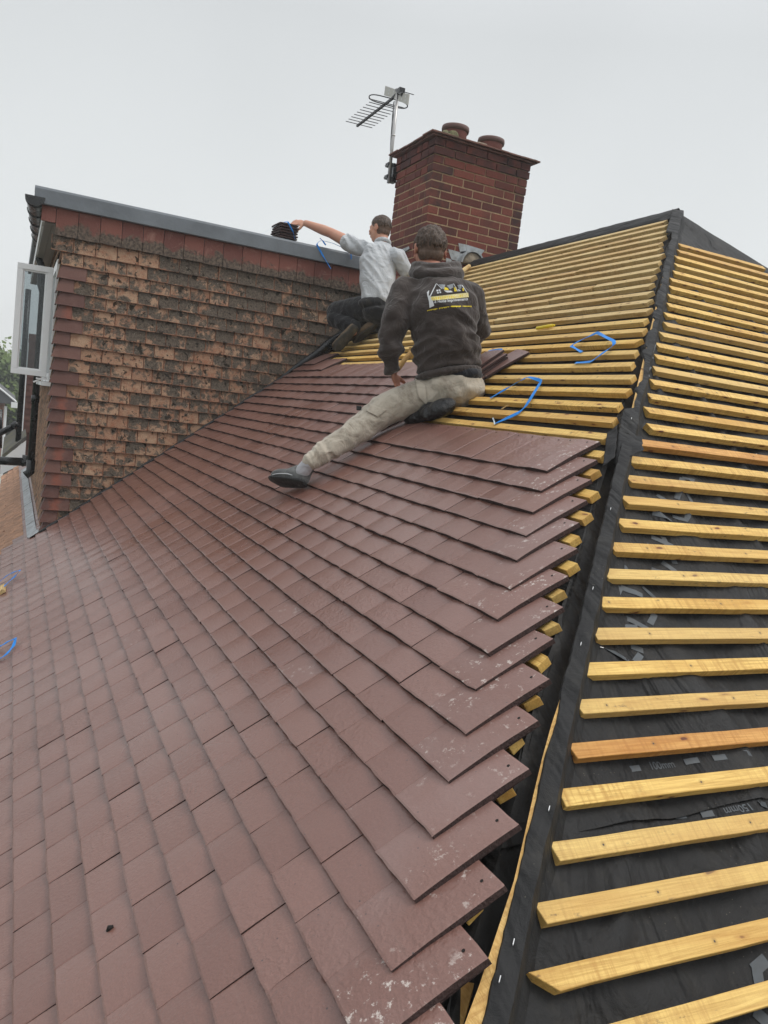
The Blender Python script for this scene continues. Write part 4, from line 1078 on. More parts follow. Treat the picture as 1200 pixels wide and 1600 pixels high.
# distant brick house, gable towards the left
hs_ = thing('distant_house', (-32, -14, GROUND), 'distant orange brick house with grey pitched roof at the left edge', 'house')
e = onX(20, 627, -28.0); ap = onX(-8, 590, -28.0)
b = MB(); yv = e.y; zz = e.z
b.box(V((-38, yv - 8.6, GROUND)), V((10, 0, 0)), V((0, 8.3, 0)), V((0, 0, zz - GROUND))); b.build('wall', M['housebrick'], hs_)
M['slate'] = simple('grey_slate', (0.085, 0.085, 0.09), 0.7, 0.2, 2)
b = MB(); rs = []
ya_, za_ = yv - 4.45, zz + 3.4
rs = [[V((x, yv + 0.1, zz)), V((x, ya_, za_)), V((x, yv - 9.0, zz)), V((x, yv - 9.0, zz - .1)), V((x, yv + 0.1, zz - .1))] for x in (-27.7, -38.3)]
b.rings(rs); b.build('roof', M['slate'], hs_)
b = MB(); b.box(V((-27.69, yv - .05, zz - .22)), V((.04, 0, 0)), V((0, .25, 0)), V((0, 0, .2))); b.tube([V((-27.68, yv + 0.12, zz)), V((-27.68, ya_, za_ + .02))], 0.035, 6); b.tube([V((-27.9, yv - .22, zz - .2)), V((-27.9, yv - .22, GROUND))], 0.05, 6); b.build('bargeboard', M['upvc'], hs_)
# trees
def leaf_mat():
    t = NT('foliage'); a = t.attr(); sp = t.n('ShaderNodeSeparateColor'); t.l(a.outputs['Color'], sp.inputs[0])
    x = t.mix(sp.outputs[0], (0.065, 0.11, 0.025), (0.16, 0.215, 0.06)); 
    return t.fin(x, 0.7, None, 0.2)
M['leaf'] = leaf_mat(); M['bark'] = simple('bark', (0.09, 0.07, 0.05), 0.9, 0.3, 4)
def tree(c, h, rr, seedv, lab):
    random.seed(seedv); t = thing('tree', c, lab, 'tree', 'trees beyond the distant house'); c = V(c)
    b = MB(); b.tube([c, c + V((.1, .1, h * .3)), c + V((0, .2, h * .55)), c + V((.1, 0, h * .8))], [h * .03, h * .024, h * .016, h * .006], 10)
    for k in range(9):
        a = random.random() * 6.28; z = h * random.uniform(.3, .7); b.tube([c + V((0, 0, z)), c + V((cos(a) * rr * .45, sin(a) * rr * .45, z + h * .1)), c + V((cos(a) * rr * .8, sin(a) * rr * .8, z + h * .2))], [h * .012, h * .008, h * .003], 6)
    b.build('trunk', M['bark'], t)
    b = MB(); cl = []
    for k in range(60):
        d = V((random.gauss(0, 1), random.gauss(0, 1), random.gauss(0, 1))).normalized() * random.uniform(.3, 1) ** .6
        cl.append((c + V((d.x * rr, d.y * rr, h * .62 + d.z * h * .36)), rr * random.uniform(.16, .34)))
    for cc_, r_ in cl:
        tn = random.random()
        for q in range(240):
            d = V((random.gauss(0, 1), random.gauss(0, 1), random.gauss(0, .8))); p = cc_ + d * r_ * .5
            s_ = random.uniform(.10, .24); a = V((random.gauss(0, 1), random.gauss(0, 1), random.gauss(0, 1))).normalized(); e_ = a.cross(V((random.random(), random.random(), 1))).normalized()
            b.tint = (min(1, max(0, tn * .6 + random.random() * .4)), 0, 0)
            i = [b.vert(p + a * s_), b.vert(p + e_ * s_ * .6), b.vert(p - a * s_ * .6), b.vert(p - e_ * s_ * .6)]; b.face(i)
    b.build('crown', M['leaf'], t)
for (px, py, dd, h_, rr, sd_, lb) in ((8, 600, 46, 540, 3.4, 3, 'tall pale green tree above the distant house roof'), (30, 610, 44, 572, 3.0, 4, 'dark tree right of the distant house, behind the black downpipe'), (50, 610, 50, 560, 3.5, 5, 'hazy tree seen through the open window pane'), (-30, 610, 50, 545, 4.0, 6, 'hazy tree cut off by the left edge of the view')):
    p = at(px, py, dd); tree((p.x, p.y, GROUND), (at(px, h_, dd).z - GROUND) / 0.97, rr, sd_, lb)


# ------------------------------------------------------------------ blue strapping, tile piles, tools
def ribbon(name, pts, label, mat='strap', wid=0.0082, close=False, group=None, th=0.0008, twist=0.5):
    b = MB(); pts = [V(p) for p in pts]; res = []
    for i in range(len(pts) - 1):
        p0 = pts[max(i - 1, 0)]; p1 = pts[i]; p2 = pts[i + 1]; p3 = pts[min(i + 2, len(pts) - 1)]
        n = 10
        for k in range(n):
            t = k / n; lin = p1.lerp(p2, t)
            cr_ = 0.5 * ((2 * p1) + (p2 - p0) * t + (2 * p0 - 5 * p1 + 4 * p2 - p3) * t * t + (3 * p1 - p0 - 3 * p2 + p3) * t ** 3)
            res.append(lin.lerp(cr_, 0.3))
    res.append(pts[-1]); rr = []
    for i, p in enumerate(res):
        d = (res[min(i + 1, len(res) - 1)] - res[max(i - 1, 0)])
        d = d.normalized() if d.length > 1e-6 else V((1, 0, 0)); a0 = d.cross(nA).normalized(); n0 = a0.cross(d).normalized()
        an = twist * nz((i * 0.09, len(res), 3)) * 2.2; a = a0 * cos(an) + n0 * sin(an); nn = a.cross(d).normalized()
        rr.append([p + a * wid + nn * th, p + a * wid - nn * th, p - a * wid - nn * th, p - a * wid + nn * th])
    b.rings(rr)
    return tag(b.build(name, M[mat]), label, 'strap', group)
def PTS(L_, fn): return [fn(x, y, n) for x, y, n in L_]
G_ = 'cut blue packing straps left on the roof'
ribbon('packing_strap', PTS([(766, 622, .008), (790, 608, .012), (814.5, 594, .02), (826, 589, .025), (845, 595, .02), (838, 608, .015), (821, 635, .012), (808, 646, .01), (773, 662, .006)], onA), 'blue strap in a large open loop on the battens just right of the seated man', group=G_)
ribbon('packing_strap', PTS([(909, 550, .006), (893, 541, .012), (897, 537, .014), (915, 528, .02), (933, 520, .03), (947, 527, .028), (959, 533, .02), (959, 539, .018), (940, 553, .014), (923, 565, .008), (899, 567, .004)], onA), 'blue strap in a diamond-shaped loop on the battens nearest the bare hip', group=G_)
ribbon('packing_strap', PTS([(762.5, 548.7, .03), (783, 546, .03), (781, 557, .015)], onA), 'short bent blue strap just above the loose tiles beside the seated man', group=G_)
ribbon('packing_strap', PTS([(-8, 912, .07), (0, 908, .075), (10, 900, .085), (19, 895, .09), (31, 891, .095), (25, 899, .075), (12.5, 910, .07), (-3, 925, .07)], onA), 'blue strap forming a narrow point at the left edge, above the timber offcut', group=G_)
ribbon('packing_strap', PTS([(-8, 1012, .07), (0, 1010, .075), (10, 1004, .08), (24, 997.5, .085), (21, 1009, .07), (11, 1021, .065), (0, 1029, .06), (-8, 1030, .06)], onA), 'blue strap curling at the left edge, lower than the timber offcut', group=G_)
xs = XC + 0.06
ribbon('packing_strap', [onX(517, 420, xs + .004), onX(505, 400, xs), onX(495, 382, xs - .01), onX(499, 377, xs - .03), onX(504, 376, xs - .04), onX(520, 380, xs - .03), onX(540, 389, xs - .02), onX(548, 392, xs), onX(548.7, 405, xs + .01)], 'tangled blue strap hanging over the grey dormer edge by the young man\'s arm', wid=0.008, group=G_, twist=0.15)
ribbon('packing_strap', [onX(500, 372, xs - .03), onX(504, 376, xs - .03), onX(509, 383, xs - .02)], 'small blue strap end crossing the tangled one on the grey dormer edge', wid=0.007, group=G_, twist=0.1)
ribbon('packing_strap', PTS([(770, 653, .008), (772, 658, .01), (773, 663, .008)], onA), 'tiny pale strap end beside the lower end of the large blue loop', mat='whitestrap', wid=0.003, group=G_)
ribbon('packing_strap', [onX(404, 372, XC + .045), onX(409, 366, XC + .03), onX(417, 361, XC + .0), onX(432, 352, XC - .08), onX(442, 345, XC - .12)], 'thin clear strap trailing left from the strapped pack of tiles on the dormer', mat='whitestrap', wid=0.003, group=G_, twist=.1)

def loose_tile(c, rot, lift, lab, group, dusty=0.7, ax0=None, ay0=None, n0=None, parent=None, name='roof_tile'):
    ax0 = ax0 or X; ay0 = ay0 or up; n0 = n0 or nA
    b = MB(); ax = ax0 * cos(rot) + ay0 * sin(rot); ay = ay0 * cos(rot) - ax0 * sin(rot)
    tile(b, c, ax, ay, n0, 0.165, 0.262, 0.0125, lift, 0.003, True, dusty, 2)
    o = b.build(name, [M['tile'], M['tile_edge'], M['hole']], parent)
    if lab: tag(o, lab, 'roof tile', group)
    return o
random.seed(12)
base = onA(753, 601, 0.004) - X * 0.03 - up * 0.05; names = ['bottom', 'second from the bottom', 'middle', 'fourth from the bottom']
GT = 'loose maroon tiles piled beside the seated man'
loose_tile(base + nA * 0.002 - X * 0.085 + up * 0.02, -0.05, 0.002, 'loose maroon tile at the bottom of the pile beside the seated man', GT)
loose_tile(base + nA * 0.018 - X * 0.095 + up * 0.016, 0.03, 0.004, 'second loose tile from the bottom in the pile beside the seated man', GT)
loose_tile(base + nA * 0.036 - X * 0.100 + up * 0.020, -0.02, 0.004, 'third loose tile from the bottom in the pile beside the seated man', GT)
loose_tile(base + nA * 0.054 - X * 0.108 + up * 0.022, 0.05, 0.004, 'topmost loose tile of the pile beside the seated man', GT)
loose_tile(onA(765, 590, 0.004) - X * 0.08 + up * 0.0, -0.25, 0.006, 'loose tile poking out furthest right behind the pile beside the seated man', GT)
# strapped pack on the dormer edge
pc = onX(448, 371, XC + 0.03)
pk = thing('tile_pack', (XC - 0.1, pc.y, ZT1), 'small pack of dark roof tiles tied with blue strap, standing on the grey dormer edge', 'tile pack')
yy = onX(451, 370, XC + 0.03).y
for k in range(6):
    loose_tile(V((XC + 0.025 + random.uniform(-.006, .006), yy + random.uniform(-.004, .004), ZT1 + 0.004 + k * 0.0225)), random.uniform(-.03, .03), 0.006, None, None, 0.3, V((0, 1, 0)), V((-1, 0, 0.05)).normalized(), V((0.05, 0, 1)).normalized(), pk, 'tile')
zt_ = ZT1 + 0.150
rb = ribbon('strap_band', [V((XC + 0.04, yy + 0.055, ZT1 + 0.01)), V((XC + 0.045, yy + 0.03, ZT1 + 0.07)), V((XC + 0.035, yy - 0.02, zt_ - .008)), V((XC - 0.05, yy - 0.03, zt_ + .004)), V((XC - 0.24, yy - 0.03, zt_ + 0.012))], None, wid=0.006, twist=0.0)
rb.parent = pk; rb.matrix_parent_inverse = pk.matrix_basis.inverted()
if 'category' in rb: del rb['category']
# yellow marker and slate-pale stick
b = MB(); p0 = onA(839, 513, 0.012); p1 = onA(864, 508.5, 0.012); b.tube([p0, p0.lerp(p1, .7), p1], [0.009, 0.010, 0.008], 12); b.tube([p1, p1 + (p1 - p0) * 0.10], 0.005, 10)
tag(b.build('marker', M['yellow'], smooth=False), 'short fat yellow marker lying on the upper battens', 'marker')
b = MB(); p0 = onA(716, 428, 0.05); p1 = onA(733, 416, 0.03); b.tube([p0, p1], 0.02, 8)
tag(b.build('timber_stick', M['batten_pale']), 'pale round-ended stick showing behind the seated man\'s right shoulder', 'stick')
b = MB(); p0 = onA(165 / 4 + 740 + 5, 1124 / 3.75 + 340, 0.01); b.tube([onA(784, 639, .006), onA(794, 633, .012)], [0.003, 0.002], 5)
tag(b.build('wood_splinter', M['batten_pale']), 'tiny splinter of wood inside the large blue strap loop', 'splinter')
# dark dropping on the tiles
b = MB(); p0 = onA(168, 1455, .05); p1 = onA(177, 1447, .052); b.tube([p0, p0.lerp(p1, .5) + nA * .004, p1], [0.004, 0.006, 0.003], 7)
tag(b.build('twig', M['hole']), 'small dark twig lying alone on the lower left tiles', 'twig')

# ------------------------------------------------------------------ people
class Blob:
    def __init__(s): s.v = []; s.f = []
_TS = {}
def _tsphere(seg, ring):
    if (seg, ring) not in _TS:
        v = [(0, 0, 1)] + [(sin(pi * j / ring) * cos(2 * pi * i / seg), sin(pi * j / ring) * sin(2 * pi * i / seg), cos(pi * j / ring)) for j in range(1, ring) for i in range(seg)] + [(0, 0, -1)]
        f = [(0, 1 + i, 1 + (i + 1) % seg) for i in range(seg)]
        for j in range(ring - 2):
            for i in range(seg):
                a, b_ = 1 + j * seg + i, 1 + j * seg + (i + 1) % seg; f.append((a, a + seg, b_ + seg, b_))
        L_ = len(v) - 1; k = 1 + (ring - 2) * seg
        f += [(k + i, L_, k + (i + 1) % seg) for i in range(seg)]
        _TS[(seg, ring)] = (v, f)
    return _TS[(seg, ring)]
def sphere(bm, c, r, rot=None, seg=14, ring=10):
    if isinstance(r, (int, float)): r = (r, r, r)
    tv, tf_ = _tsphere(seg, ring); c = V(c); b0 = len(bm.v)
    if rot is None:
        rx, ry, rz = r
        bm.v += [(c.x + x * rx, c.y + y * ry, c.z + z * rz) for x, y, z in tv]
    else:
        a, b_, d = rot.col[0] * r[0], rot.col[1] * r[1], rot.col[2] * r[2]
        bm.v += [(c.x + a.x * x + b_.x * y + d.x * z, c.y + a.y * x + b_.y * y + d.y * z, c.z + a.z * x + b_.z * y + d.z * z) for x, y, z in tv]
    bm.f += [tuple(b0 + i for i in q) for q in tf_]
def chain(bm, pts):
    """pts: list of (pos, radius)"""
    for (a, ra), (c, rc) in zip(pts, pts[1:]):
        a, c = V(a), V(c); n = max(2, int((c - a).length / (min(ra, rc) * 0.3)))
        for k in range(n + 1): t = k / n; sphere(bm, a.lerp(c, t), ra + (rc - ra) * t, seg=12, ring=8)
def loft(bm, st, R, n=7, seg=20):
    """stations (pos, (rx, ry, rz)) blended into one smooth trunk"""
    for k in range(len(st) - 1):
        (a, ra), (c, rc) = st[k], st[k + 1]
        for q in range(n + (k == len(st) - 2)):
            t = q / n; t2 = t * t * (3 - 2 * t) * .5 + t * .5
            sphere(bm, V(a).lerp(V(c), t), [ra[i] + (rc[i] - ra[i]) * t2 for i in range(3)], R, seg, 10)
def skinned(name, bm, mats, parent, voxel=0.007, smooth=4, post=None, matfn=None):
    me = bpy.data.meshes.new(name); me.from_pydata(bm.v, [], bm.f); me.update()
    o = bpy.data.objects.new(name, me); COL.objects.link(o)
    r = o.modifiers.new('r', 'REMESH'); r.mode = 'VOXEL'; r.voxel_size = voxel
    s = o.modifiers.new('s', 'SMOOTH'); s.iterations = smooth; s.factor = 0.5
    dg = bpy.context.evaluated_depsgraph_get()
    m2 = bpy.data.meshes.new_from_object(o.evaluated_get(dg)); o.modifiers.clear(); o.data = m2; m2.name = name
    bpy.data.meshes.remove(me)
    if post:
        ns = [v.normal.copy() for v in m2.vertices]
        for v, n in zip(m2.vertices, ns): v.co = v.co + n * post(v.co, n)
    for q in (mats if isinstance(mats, (list, tuple)) else [mats]): m2.materials.append(q)
    m2.polygons.foreach_set('use_smooth', [True] * len(m2.polygons))
    if parent: o.parent = parent; o.matrix_parent_inverse = parent.matrix_basis.inverted()
    return o
def rotm(x, y, z): return Matrix((V(x).normalized(), V(y).normalized(), V(z).normalized())).transposed()
def hand(bm, wrist, fdir, pdir, side, curl=0.5, s=1.0):
    """wrist position, finger direction, palm normal (facing where fingers curl), side = direction of the thumb"""
    f, p_, t_ = V(fdir).normalized(), V(pdir).normalized(), V(side).normalized()
    palm = wrist + f * 0.05 * s
    for k in range(5): sphere(bm, wrist + f * (0.018 * k + .008) * s, (0.0, 0, 0) if 0 else (0.028 * s * (0.7 + .075 * k), 0.014 * s, 0.02 * s), rotm(t_, p_, f), 12, 8)
    sphere(bm, palm, (0.038 * s, 0.015 * s, 0.045 * s), rotm(t_, p_, f), 12, 8)
    for i, (off, ln) in enumerate(((0.028, .070), (0.0095, .078), (-0.0095, .073), (-0.028, .058))):
        a = wrist + f * 0.085 * s + t_ * off * s; c1 = curl * (0.55 + 0.12 * i); d = f
        pts = [(a, 0.0095 * s)]
        for j, l in enumerate((.42, .32, .26)):
            d = (d * cos(c1) + p_ * sin(c1)).normalized(); a = a + d * ln * l * s; pts.append((a, (0.0088 - .001 * j) * s))
            # rotate the frame progressively
        chain(bm, pts)
    a = wrist + f * 0.03 * s + t_ * 0.028 * s
    chain(bm, [(a, 0.013 * s), (a + (f * .5 + t_ * .8 + p_ * .3).normalized() * 0.035 * s, 0.011 * s), (a + (f * .85 + t_ * .75 + p_ * .5).normalized() * 0.065 * s, 0.009 * s)])
def head(bm, c, upv, fwd, s=1.0):
    """head centred at c; fwd is where the face looks"""
    u_, f_ = V(upv).normalized(), V(fwd).normalized(); r_ = f_.cross(u_).normalized(); f_ = u_.cross(r_).normalized(); R = rotm(r_, f_, u_)
    P = lambda x, y, z: V(c) + (r_ * x + f_ * y + u_ * z) * s
    sphere(bm, P(0, -.008, .025), (.076 * s, .094 * s, .088 * s), R, 20, 14)
    sphere(bm, P(0, .02, -.03), (.062 * s, .07 * s, .075 * s), R, 16, 12)
    sphere(bm, P(0, .045, -.075), (.04 * s, .035 * s, .028 * s), R)                       # chin
    sphere(bm, P(0, .078, .03), (.045 * s, .022 * s, .012 * s), R)                        # brow
    chain(bm, [(P(0, .092, .018), .008 * s), (P(0, .108, -.018), .012 * s)])              # nose
    sphere(bm, P(0, .088, -.045), (.025 * s, .011 * s, .006 * s), R); sphere(bm, P(0, .086, -.055), (.022 * s, .011 * s, .007 * s), R)  # lips
    for sg in (-1, 1):
        sphere(bm, P(.03 * sg, .078, .012), (.014 * s, .012 * s, .009 * s), R)
        sphere(bm, P(.045 * sg, .06, -.018), (.022 * s, .024 * s, .02 * s), R)
        # ear: rim and lobe
        for k in range(7):
            a = -1.2 + k * 0.55; sphere(bm, P(.080 * sg, -.012 - .016 * cos(a) * 1.0, -.005 + .026 * sin(a)), .0065 * s, None, 8, 6)
        sphere(bm, P(.077 * sg, -.008, -.004), (.006 * s, .014 * s, .024 * s), R, 10, 8)
    return P
def hair_cap(P, R, s, name, parent, mat, z0, back, off=0.004, tuft=0.006, y_front=0.07, slope=0.95, jag=0.006, fq=60):
    bm = Blob()
    sphere(bm, P(0, -.010, .027), ((.076 + off) * s, (.094 + off) * s, (.088 + off * 1.5) * s), R, 20, 14)
    sphere(bm, P(0, -.03, -.03), ((.066 + off) * s, (.062 + off) * s, (.06) * s), R, 16, 12)
    r_, f_, u_ = R.col[0], R.col[1], R.col[2]; c = P(0, 0, 0)
    def lim(q): return z0 + max(0, (q.dot(f_) / s + 0.02)) * slope + jag * noise.noise(V((q.x * 70, q.y * 70, q.z * 20)))
    def post(co, n):
        q = co - c; d = q.dot(u_) / s - lim(q); e = max(0.0, min(1.0, d / 0.03))
        return -(off + .003) * (1 - e) + e * tuft * (noise.noise(V((q.dot(r_) * fq, q.dot(f_) * fq * .5, q.dot(u_) * fq * .35))) + .5 * noise.noise(q * fq * 2.2))
    o = skinned(name, bm, M[mat], parent, 0.0042 * s, 2, post)
    bm = bmesh.new(); bm.from_mesh(o.data)
    dele = [v for v in bm.verts if (v.co - c).dot(u_) / s < lim(v.co - c) - .006 or (v.co - c).dot(f_) / s > y_front]
    bmesh.ops.delete(bm, geom=dele, context='VERTS'); bm.to_mesh(o.data); bm.free()
    return o

# ---------- the seated man seen from behind
sm = thing('person', at(700, 636, 4.05), 'man sitting on the battens in dark printed hoodie and beige trousers, back turned', 'person')
J = dict(pel=at(703, 604, 4.03), wai=at(697, 556, 4.02), chest=at(690, 486, 3.98), neck=at(676, 427, 4.06), head=at(671, 392, 4.10),
         ls=at(632, 458, 4.02), rs=at(733, 462, 4.04), le=at(612, 535, 3.98), lw=at(614, 577, 4.10), re=at(748, 515, 4.16), rw=at(722, 548, 4.42),
         lh=at(690, 612, 4.02), rh=at(722, 608, 4.04), lk=at(598, 642, 4.06), la=onA(484, 722, .155), rk=at(690, 590, 4.50), ra=at(655, 632, 4.36))
u1 = (J['neck'] - J['pel']).normalized(); f1 = (FW - u1 * FW.dot(u1)).normalized(); r1 = f1.cross(u1).normalized()
R1 = rotm(r1, f1, u1)
bm = Blob()
hu = (UP * 0.97 - FW * 0.05 + RT * .06).normalized(); hf = (FW * 0.93 - RT * 0.22 - UP * .30).normalized()
Ph = head(bm, J['head'], hu, hf, 1.0)
chain(bm, [(J['head'] - hu * .06, .058), (J['neck'] - u1 * 0.02, .062)])
loft(bm, [(J['neck'] - u1 * .05, (.07, .06, .05)), (J['neck'] - u1 * .09, (.13, .075, .05)), (J['chest'], (.145, .085, .08)), (J['wai'], (.13, .085, .08)), (J['pel'], (.14, .095, .09))], R1)
chain(bm, [(J['ls'], .055), (J['le'], .042), (J['lw'], .029)]); chain(bm, [(J['rs'], .055), (J['re'], .042), (J['rw'], .029)])
chain(bm, [(J['lh'], .08), (J['lk'], .055), (J['lk'].lerp(J['la'], .3), .05), (J['la'], .032)]); chain(bm, [(J['rh'], .08), (J['rk'], .06), (J['ra'], .036)])
hand(bm, J['lw'] - UP * 0.005, (RT * .25 - UP * .75 + FW * .45), (RT * .8 + UP * .3), FW * 0.8 + RT * .3, 0.55, 1.05)
hand(bm, J['rw'], (-RT * .6 - UP * .3 + FW * .6), -UP, FW, 0.5)
hp = skinned('body', bm, M['skin2'], sm, 0.0055, 4)
Rh = rotm(hf.cross(hu), hu.cross(hf.cross(hu)), hu)
hc = rotm((hf.cross(hu)).normalized(), (hu.cross(hf.cross(hu).normalized())).normalized(), hu)
hair_cap(Ph, hc, 1.0, 'hair_fade', sm, 'fade', -0.055, 1, 0.0025, 0.0008, 0.06)
hair_cap(Ph, hc, 1.0, 'hair', sm, 'hair', -0.018, 1, 0.007, 0.009, 0.09, 0.55, 0.022, 80)
# hoodie
def fold(co, n, c, amp=0.010):
    q = co - c; x, z = q.dot(r1), q.dot(u1); y = q.dot(f1)
    d1 = nz((x * 8 + z * 10, z * 3.0 - x * 3, y * 5), 1, 2.0); d2 = nz((x * 15 - z * 16, z * 6 + x * 6, y * 8), 1, 5.5)
    v = amp * (abs(d1) * -1.6 + 0.4) + amp * 0.5 * d2
    # gathered folds low down
    low = max(0, min(1, (-z - .0) / .15)); v += amp * 0.9 * low * (0.5 - abs(nz((x * 3 + 3 * nz((x * 2, z * 2, 0)), z * 16, y * 2), 1, 8)) * 2.4)
    return v
bm = Blob()
stn = []
for (px, py, dp, wx, wy, wz) in ((699, 574, 4.03, .166, .125, .045), (698, 560, 4.02, .172, .13, .06), (697, 540, 4.0, .170, .13, .08), (694, 512, 3.99, .172, .13, .09), (691, 486, 3.98, .178, .125, .09), (686, 462, 4.0, .175, .115, .07), (681, 446, 4.03, .13, .10, .05)):
    stn.append((at(px, py, dp), (wx, wy, wz)))
loft(bm, stn, R1)
chain(bm, [(at(655, 447, 4.05), .055), (J['ls'] + u1 * 0.0, .078), (at(618, 500, 3.97), .072), (J['le'] + UP * 0.0, .068), (at(611, 560, 4.03), .056), (at(612, 574, 4.08), .043)])
chain(bm, [(at(705, 448, 4.05), .055), (J['rs'], .078), (at(742, 492, 4.08), .070), (J['re'], .062), (J['rw'].lerp(J['re'], .2), .045)])
hood = at(677, 428, 4.02)
hd = skinned('hoodie', bm, M['hoodie'], sm, 0.007, 5, lambda co, n: fold(co, n, J['chest'], 0.017))
# hood bunched behind the neck
bm = Blob()
for k in range(30):
    a = -0.55 + (pi + 1.1) * k / 29; q = at(679, 424, 4.07) - RT * (cos(a) * 0.105) - FW * (sin(a) * 0.115) - UP * (0.012 + 0.040 * sin(a)) + RT * 0.01
    sphere(bm, q, (0.038, 0.040, 0.036 + 0.006 * sin(3 * a)), R1, 10, 8)
    sphere(bm, q + UP * 0.040 + FW * .022, (0.027, 0.032, 0.030), R1, 10, 8)
skinned('hood', bm, M['hoodie'], sm, 0.006, 5, lambda co, n: 0.007 * nz((co - hood).dot(RT) * RT * 12 + UP * ((co - hood).dot(UP) * 34) + FW * ((co - hood).dot(FW) * 12), 1, 4))
# hem band
bm = Blob()
for k in range(36):
    a = 2 * pi * k / 36; q = at(700, 586, 4.03) + r1 * (.150 * cos(a)) + f1 * (.105 * sin(a)) + u1 * (0.0); sphere(bm, q, (.024, .024, .021), R1, 8, 8)
skinned('hoodie_hem', bm, M['hoodie'], sm, 0.006, 3)
bm = Blob()
sphere(bm, at(722, 590, 4.02), (.105, .110, .05), R1, 16, 12); sphere(bm, at(706, 588, 4.03), (.125, .112, .045), R1, 16, 12)
skinned('undershirt', bm, M['vest'], sm, 0.006, 3, lambda co, n: .004 * nz(co, 20, 2))
# trousers
def tf(co, n):
    q = co - J['lk']; d = (J['la'] - J['lh']).normalized(); t = q.dot(d); s_ = q - d * t; ankle = max(0, min(1, (t - .30) / .1)); hipw = max(0, min(1, (-t - .16) / .12))
    v = 0.0045 * (0.4 - abs(nz(co, 13, 3)) * 2) + 0.009 * ankle * (nz((t * 42, s_.dot(RT) * 5, s_.dot(UP) * 5), 1) ) + 0.009 * hipw * (0.35 - abs(nz((t * 14, q.dot(UP) * 6, q.dot(FW) * 5), 1, 6)) * 1.8)
    v += 0.006 * max(0, 1 - abs(t) / .12) * nz((t * 24, s_.dot(UP) * 8, 0), 1)
    return v
bm = Blob()
sphere(bm, at(704, 604, 4.03), (.168, .125, .085), R1, 20, 12); sphere(bm, at(712, 615, 4.03), (.155, .12, .075), R1, 20, 12); sphere(bm, at(722, 608, 4.05), (.118, .12, .095), R1, 20, 12)
chain(bm, [(at(697, 612, 4.02), .095), (at(662, 620, 4.03), .096), (at(628, 630, 4.05), .088), (J['lk'], .082), (J['lk'].lerp(J['la'], .3) - UP * .010, .073), (J['lk'].lerp(J['la'], .55) - UP * .010, .063), (J['la'].lerp(J['lk'], .22), .056), (J['la'].lerp(J['lk'], .02), .045)])
chain(bm, [(J['rh'], .10), (J['rk'], .085), (J['ra'], .055)])
tr_ = skinned('trousers', bm, M['trousers'], sm, 0.0065, 5, tf)
# pocket flap and seams
def patch(target, px, name, mat, lift=0.004, parent=None, nu=10, nv=10, th=0.003):
    dg = bpy.context.evaluated_depsgraph_get(); bv = BVHTree.FromPolygons([v.co.copy() for v in target.data.vertices], [tuple(p.vertices) for p in target.data.polygons])
    b = MB(); ids = []
    for j in range(nv + 1):
        row = []
        for i in range(nu + 1):
            u, v = i / nu, j / nv; x = (px[0][0] * (1 - u) + px[1][0] * u) * (1 - v) + (px[3][0] * (1 - u) + px[2][0] * u) * v; y = (px[0][1] * (1 - u) + px[1][1] * u) * (1 - v) + (px[3][1] * (1 - u) + px[2][1] * u) * v
            d = ray(x, y).normalized(); hit, n_, _, _ = bv.ray_cast(CAM, d)
            if hit is None: hit = at(x, y, 4.0); n_ = -FW
            if n_.dot(d) > 0: n_ = -n_
            row.append(b.vert(hit + n_ * lift))
        ids.append(row)
    for j in range(nv):
        for i in range(nu): b.face((ids[j][i], ids[j][i + 1], ids[j + 1][i + 1], ids[j + 1][i]))
    o = b.build(name, M[mat], parent, smooth=True); m_ = o.modifiers.new('t', 'SOLIDIFY'); m_.thickness = th; m_.offset = 1
    return o
patch(tr_, [(577, 632), (604, 641), (590, 652), (572, 643)], 'pocket_flap', 'trousers', 0.003, sm)
patch(tr_, [(648, 592), (664, 603), (668, 634), (655, 622)], 'cargo_pocket', 'trousers', 0.006, sm)
patch(tr_, [(557, 634), (565, 635), (565, 642), (557, 641)], 'round_badge', 'sole', 0.003, sm, 4, 4)
# sock and shoe
bm = Blob(); chain(bm, [(J['la'].lerp(J['lk'], .10), .033), (J['la'], .034), (onA(474, 735, .13), .037)]); skinned('sock', bm, M['sock'], sm, 0.005, 2)
heel = onA(470, 745, .105); toe = onA(429, 743, .135); sd_d = (toe - heel).normalized()
snu = (UP * 0.74 + FW * 0.62 + RT * 0.05); snu = (snu - sd_d * snu.dot(sd_d)).normalized(); ssd = sd_d.cross(snu).normalized(); RS = rotm(ssd, sd_d, snu)
SP = lambda x, y, z: heel + ssd * x + sd_d * y + snu * z
bm = Blob()
for t in range(15):
    y = -0.02 + 0.20 * t / 14; wv = 0.038 + 0.012 * sin(min(1, t / 10) * pi / 2) - (0.016 * max(0, (t - 11) / 3) ** 2); h = 0.046 - 0.016 * (t / 14) - (0.006 if t > 11 else 0)
    sphere(bm, SP(0, y, -.004 - .0 * t), (wv, .03, h), RS, 14, 10)
chain(bm, [(SP(0, -0.005, .01), .040), (SP(0, -0.002, .052), .041)]); chain(bm, [(SP(0, .03, .03), .036), (SP(0, .08, .012), .034)])
skinned('shoe', bm, M['shoe'], sm, 0.005, 3)
bm = Blob()
for t in range(17):
    y = -0.032 + 0.228 * t / 16; wv = 0.038 + 0.012 * sin(min(1, t / 10) * pi / 2) - (0.020 * max(0, (t - 12) / 4) ** 2)
    sphere(bm, SP(0, y, -.036 + 0.003 * max(0, t - 12)), (wv, .025, .013), RS, 14, 8)
skinned('shoe_sole', bm, M['sole'], sm, 0.005, 2)
b = MB(); ring = []
for t in range(33):
    a = 2 * pi * t / 32; yy_ = 0.082 - 0.112 * cos(a); wv = (0.050 if yy_ > .02 else 0.044) * (abs(sin(a)) ** .75) * (1 if sin(a) > 0 else -1); ring.append(SP(wv, yy_, -.020 + .004 * cos(a)))
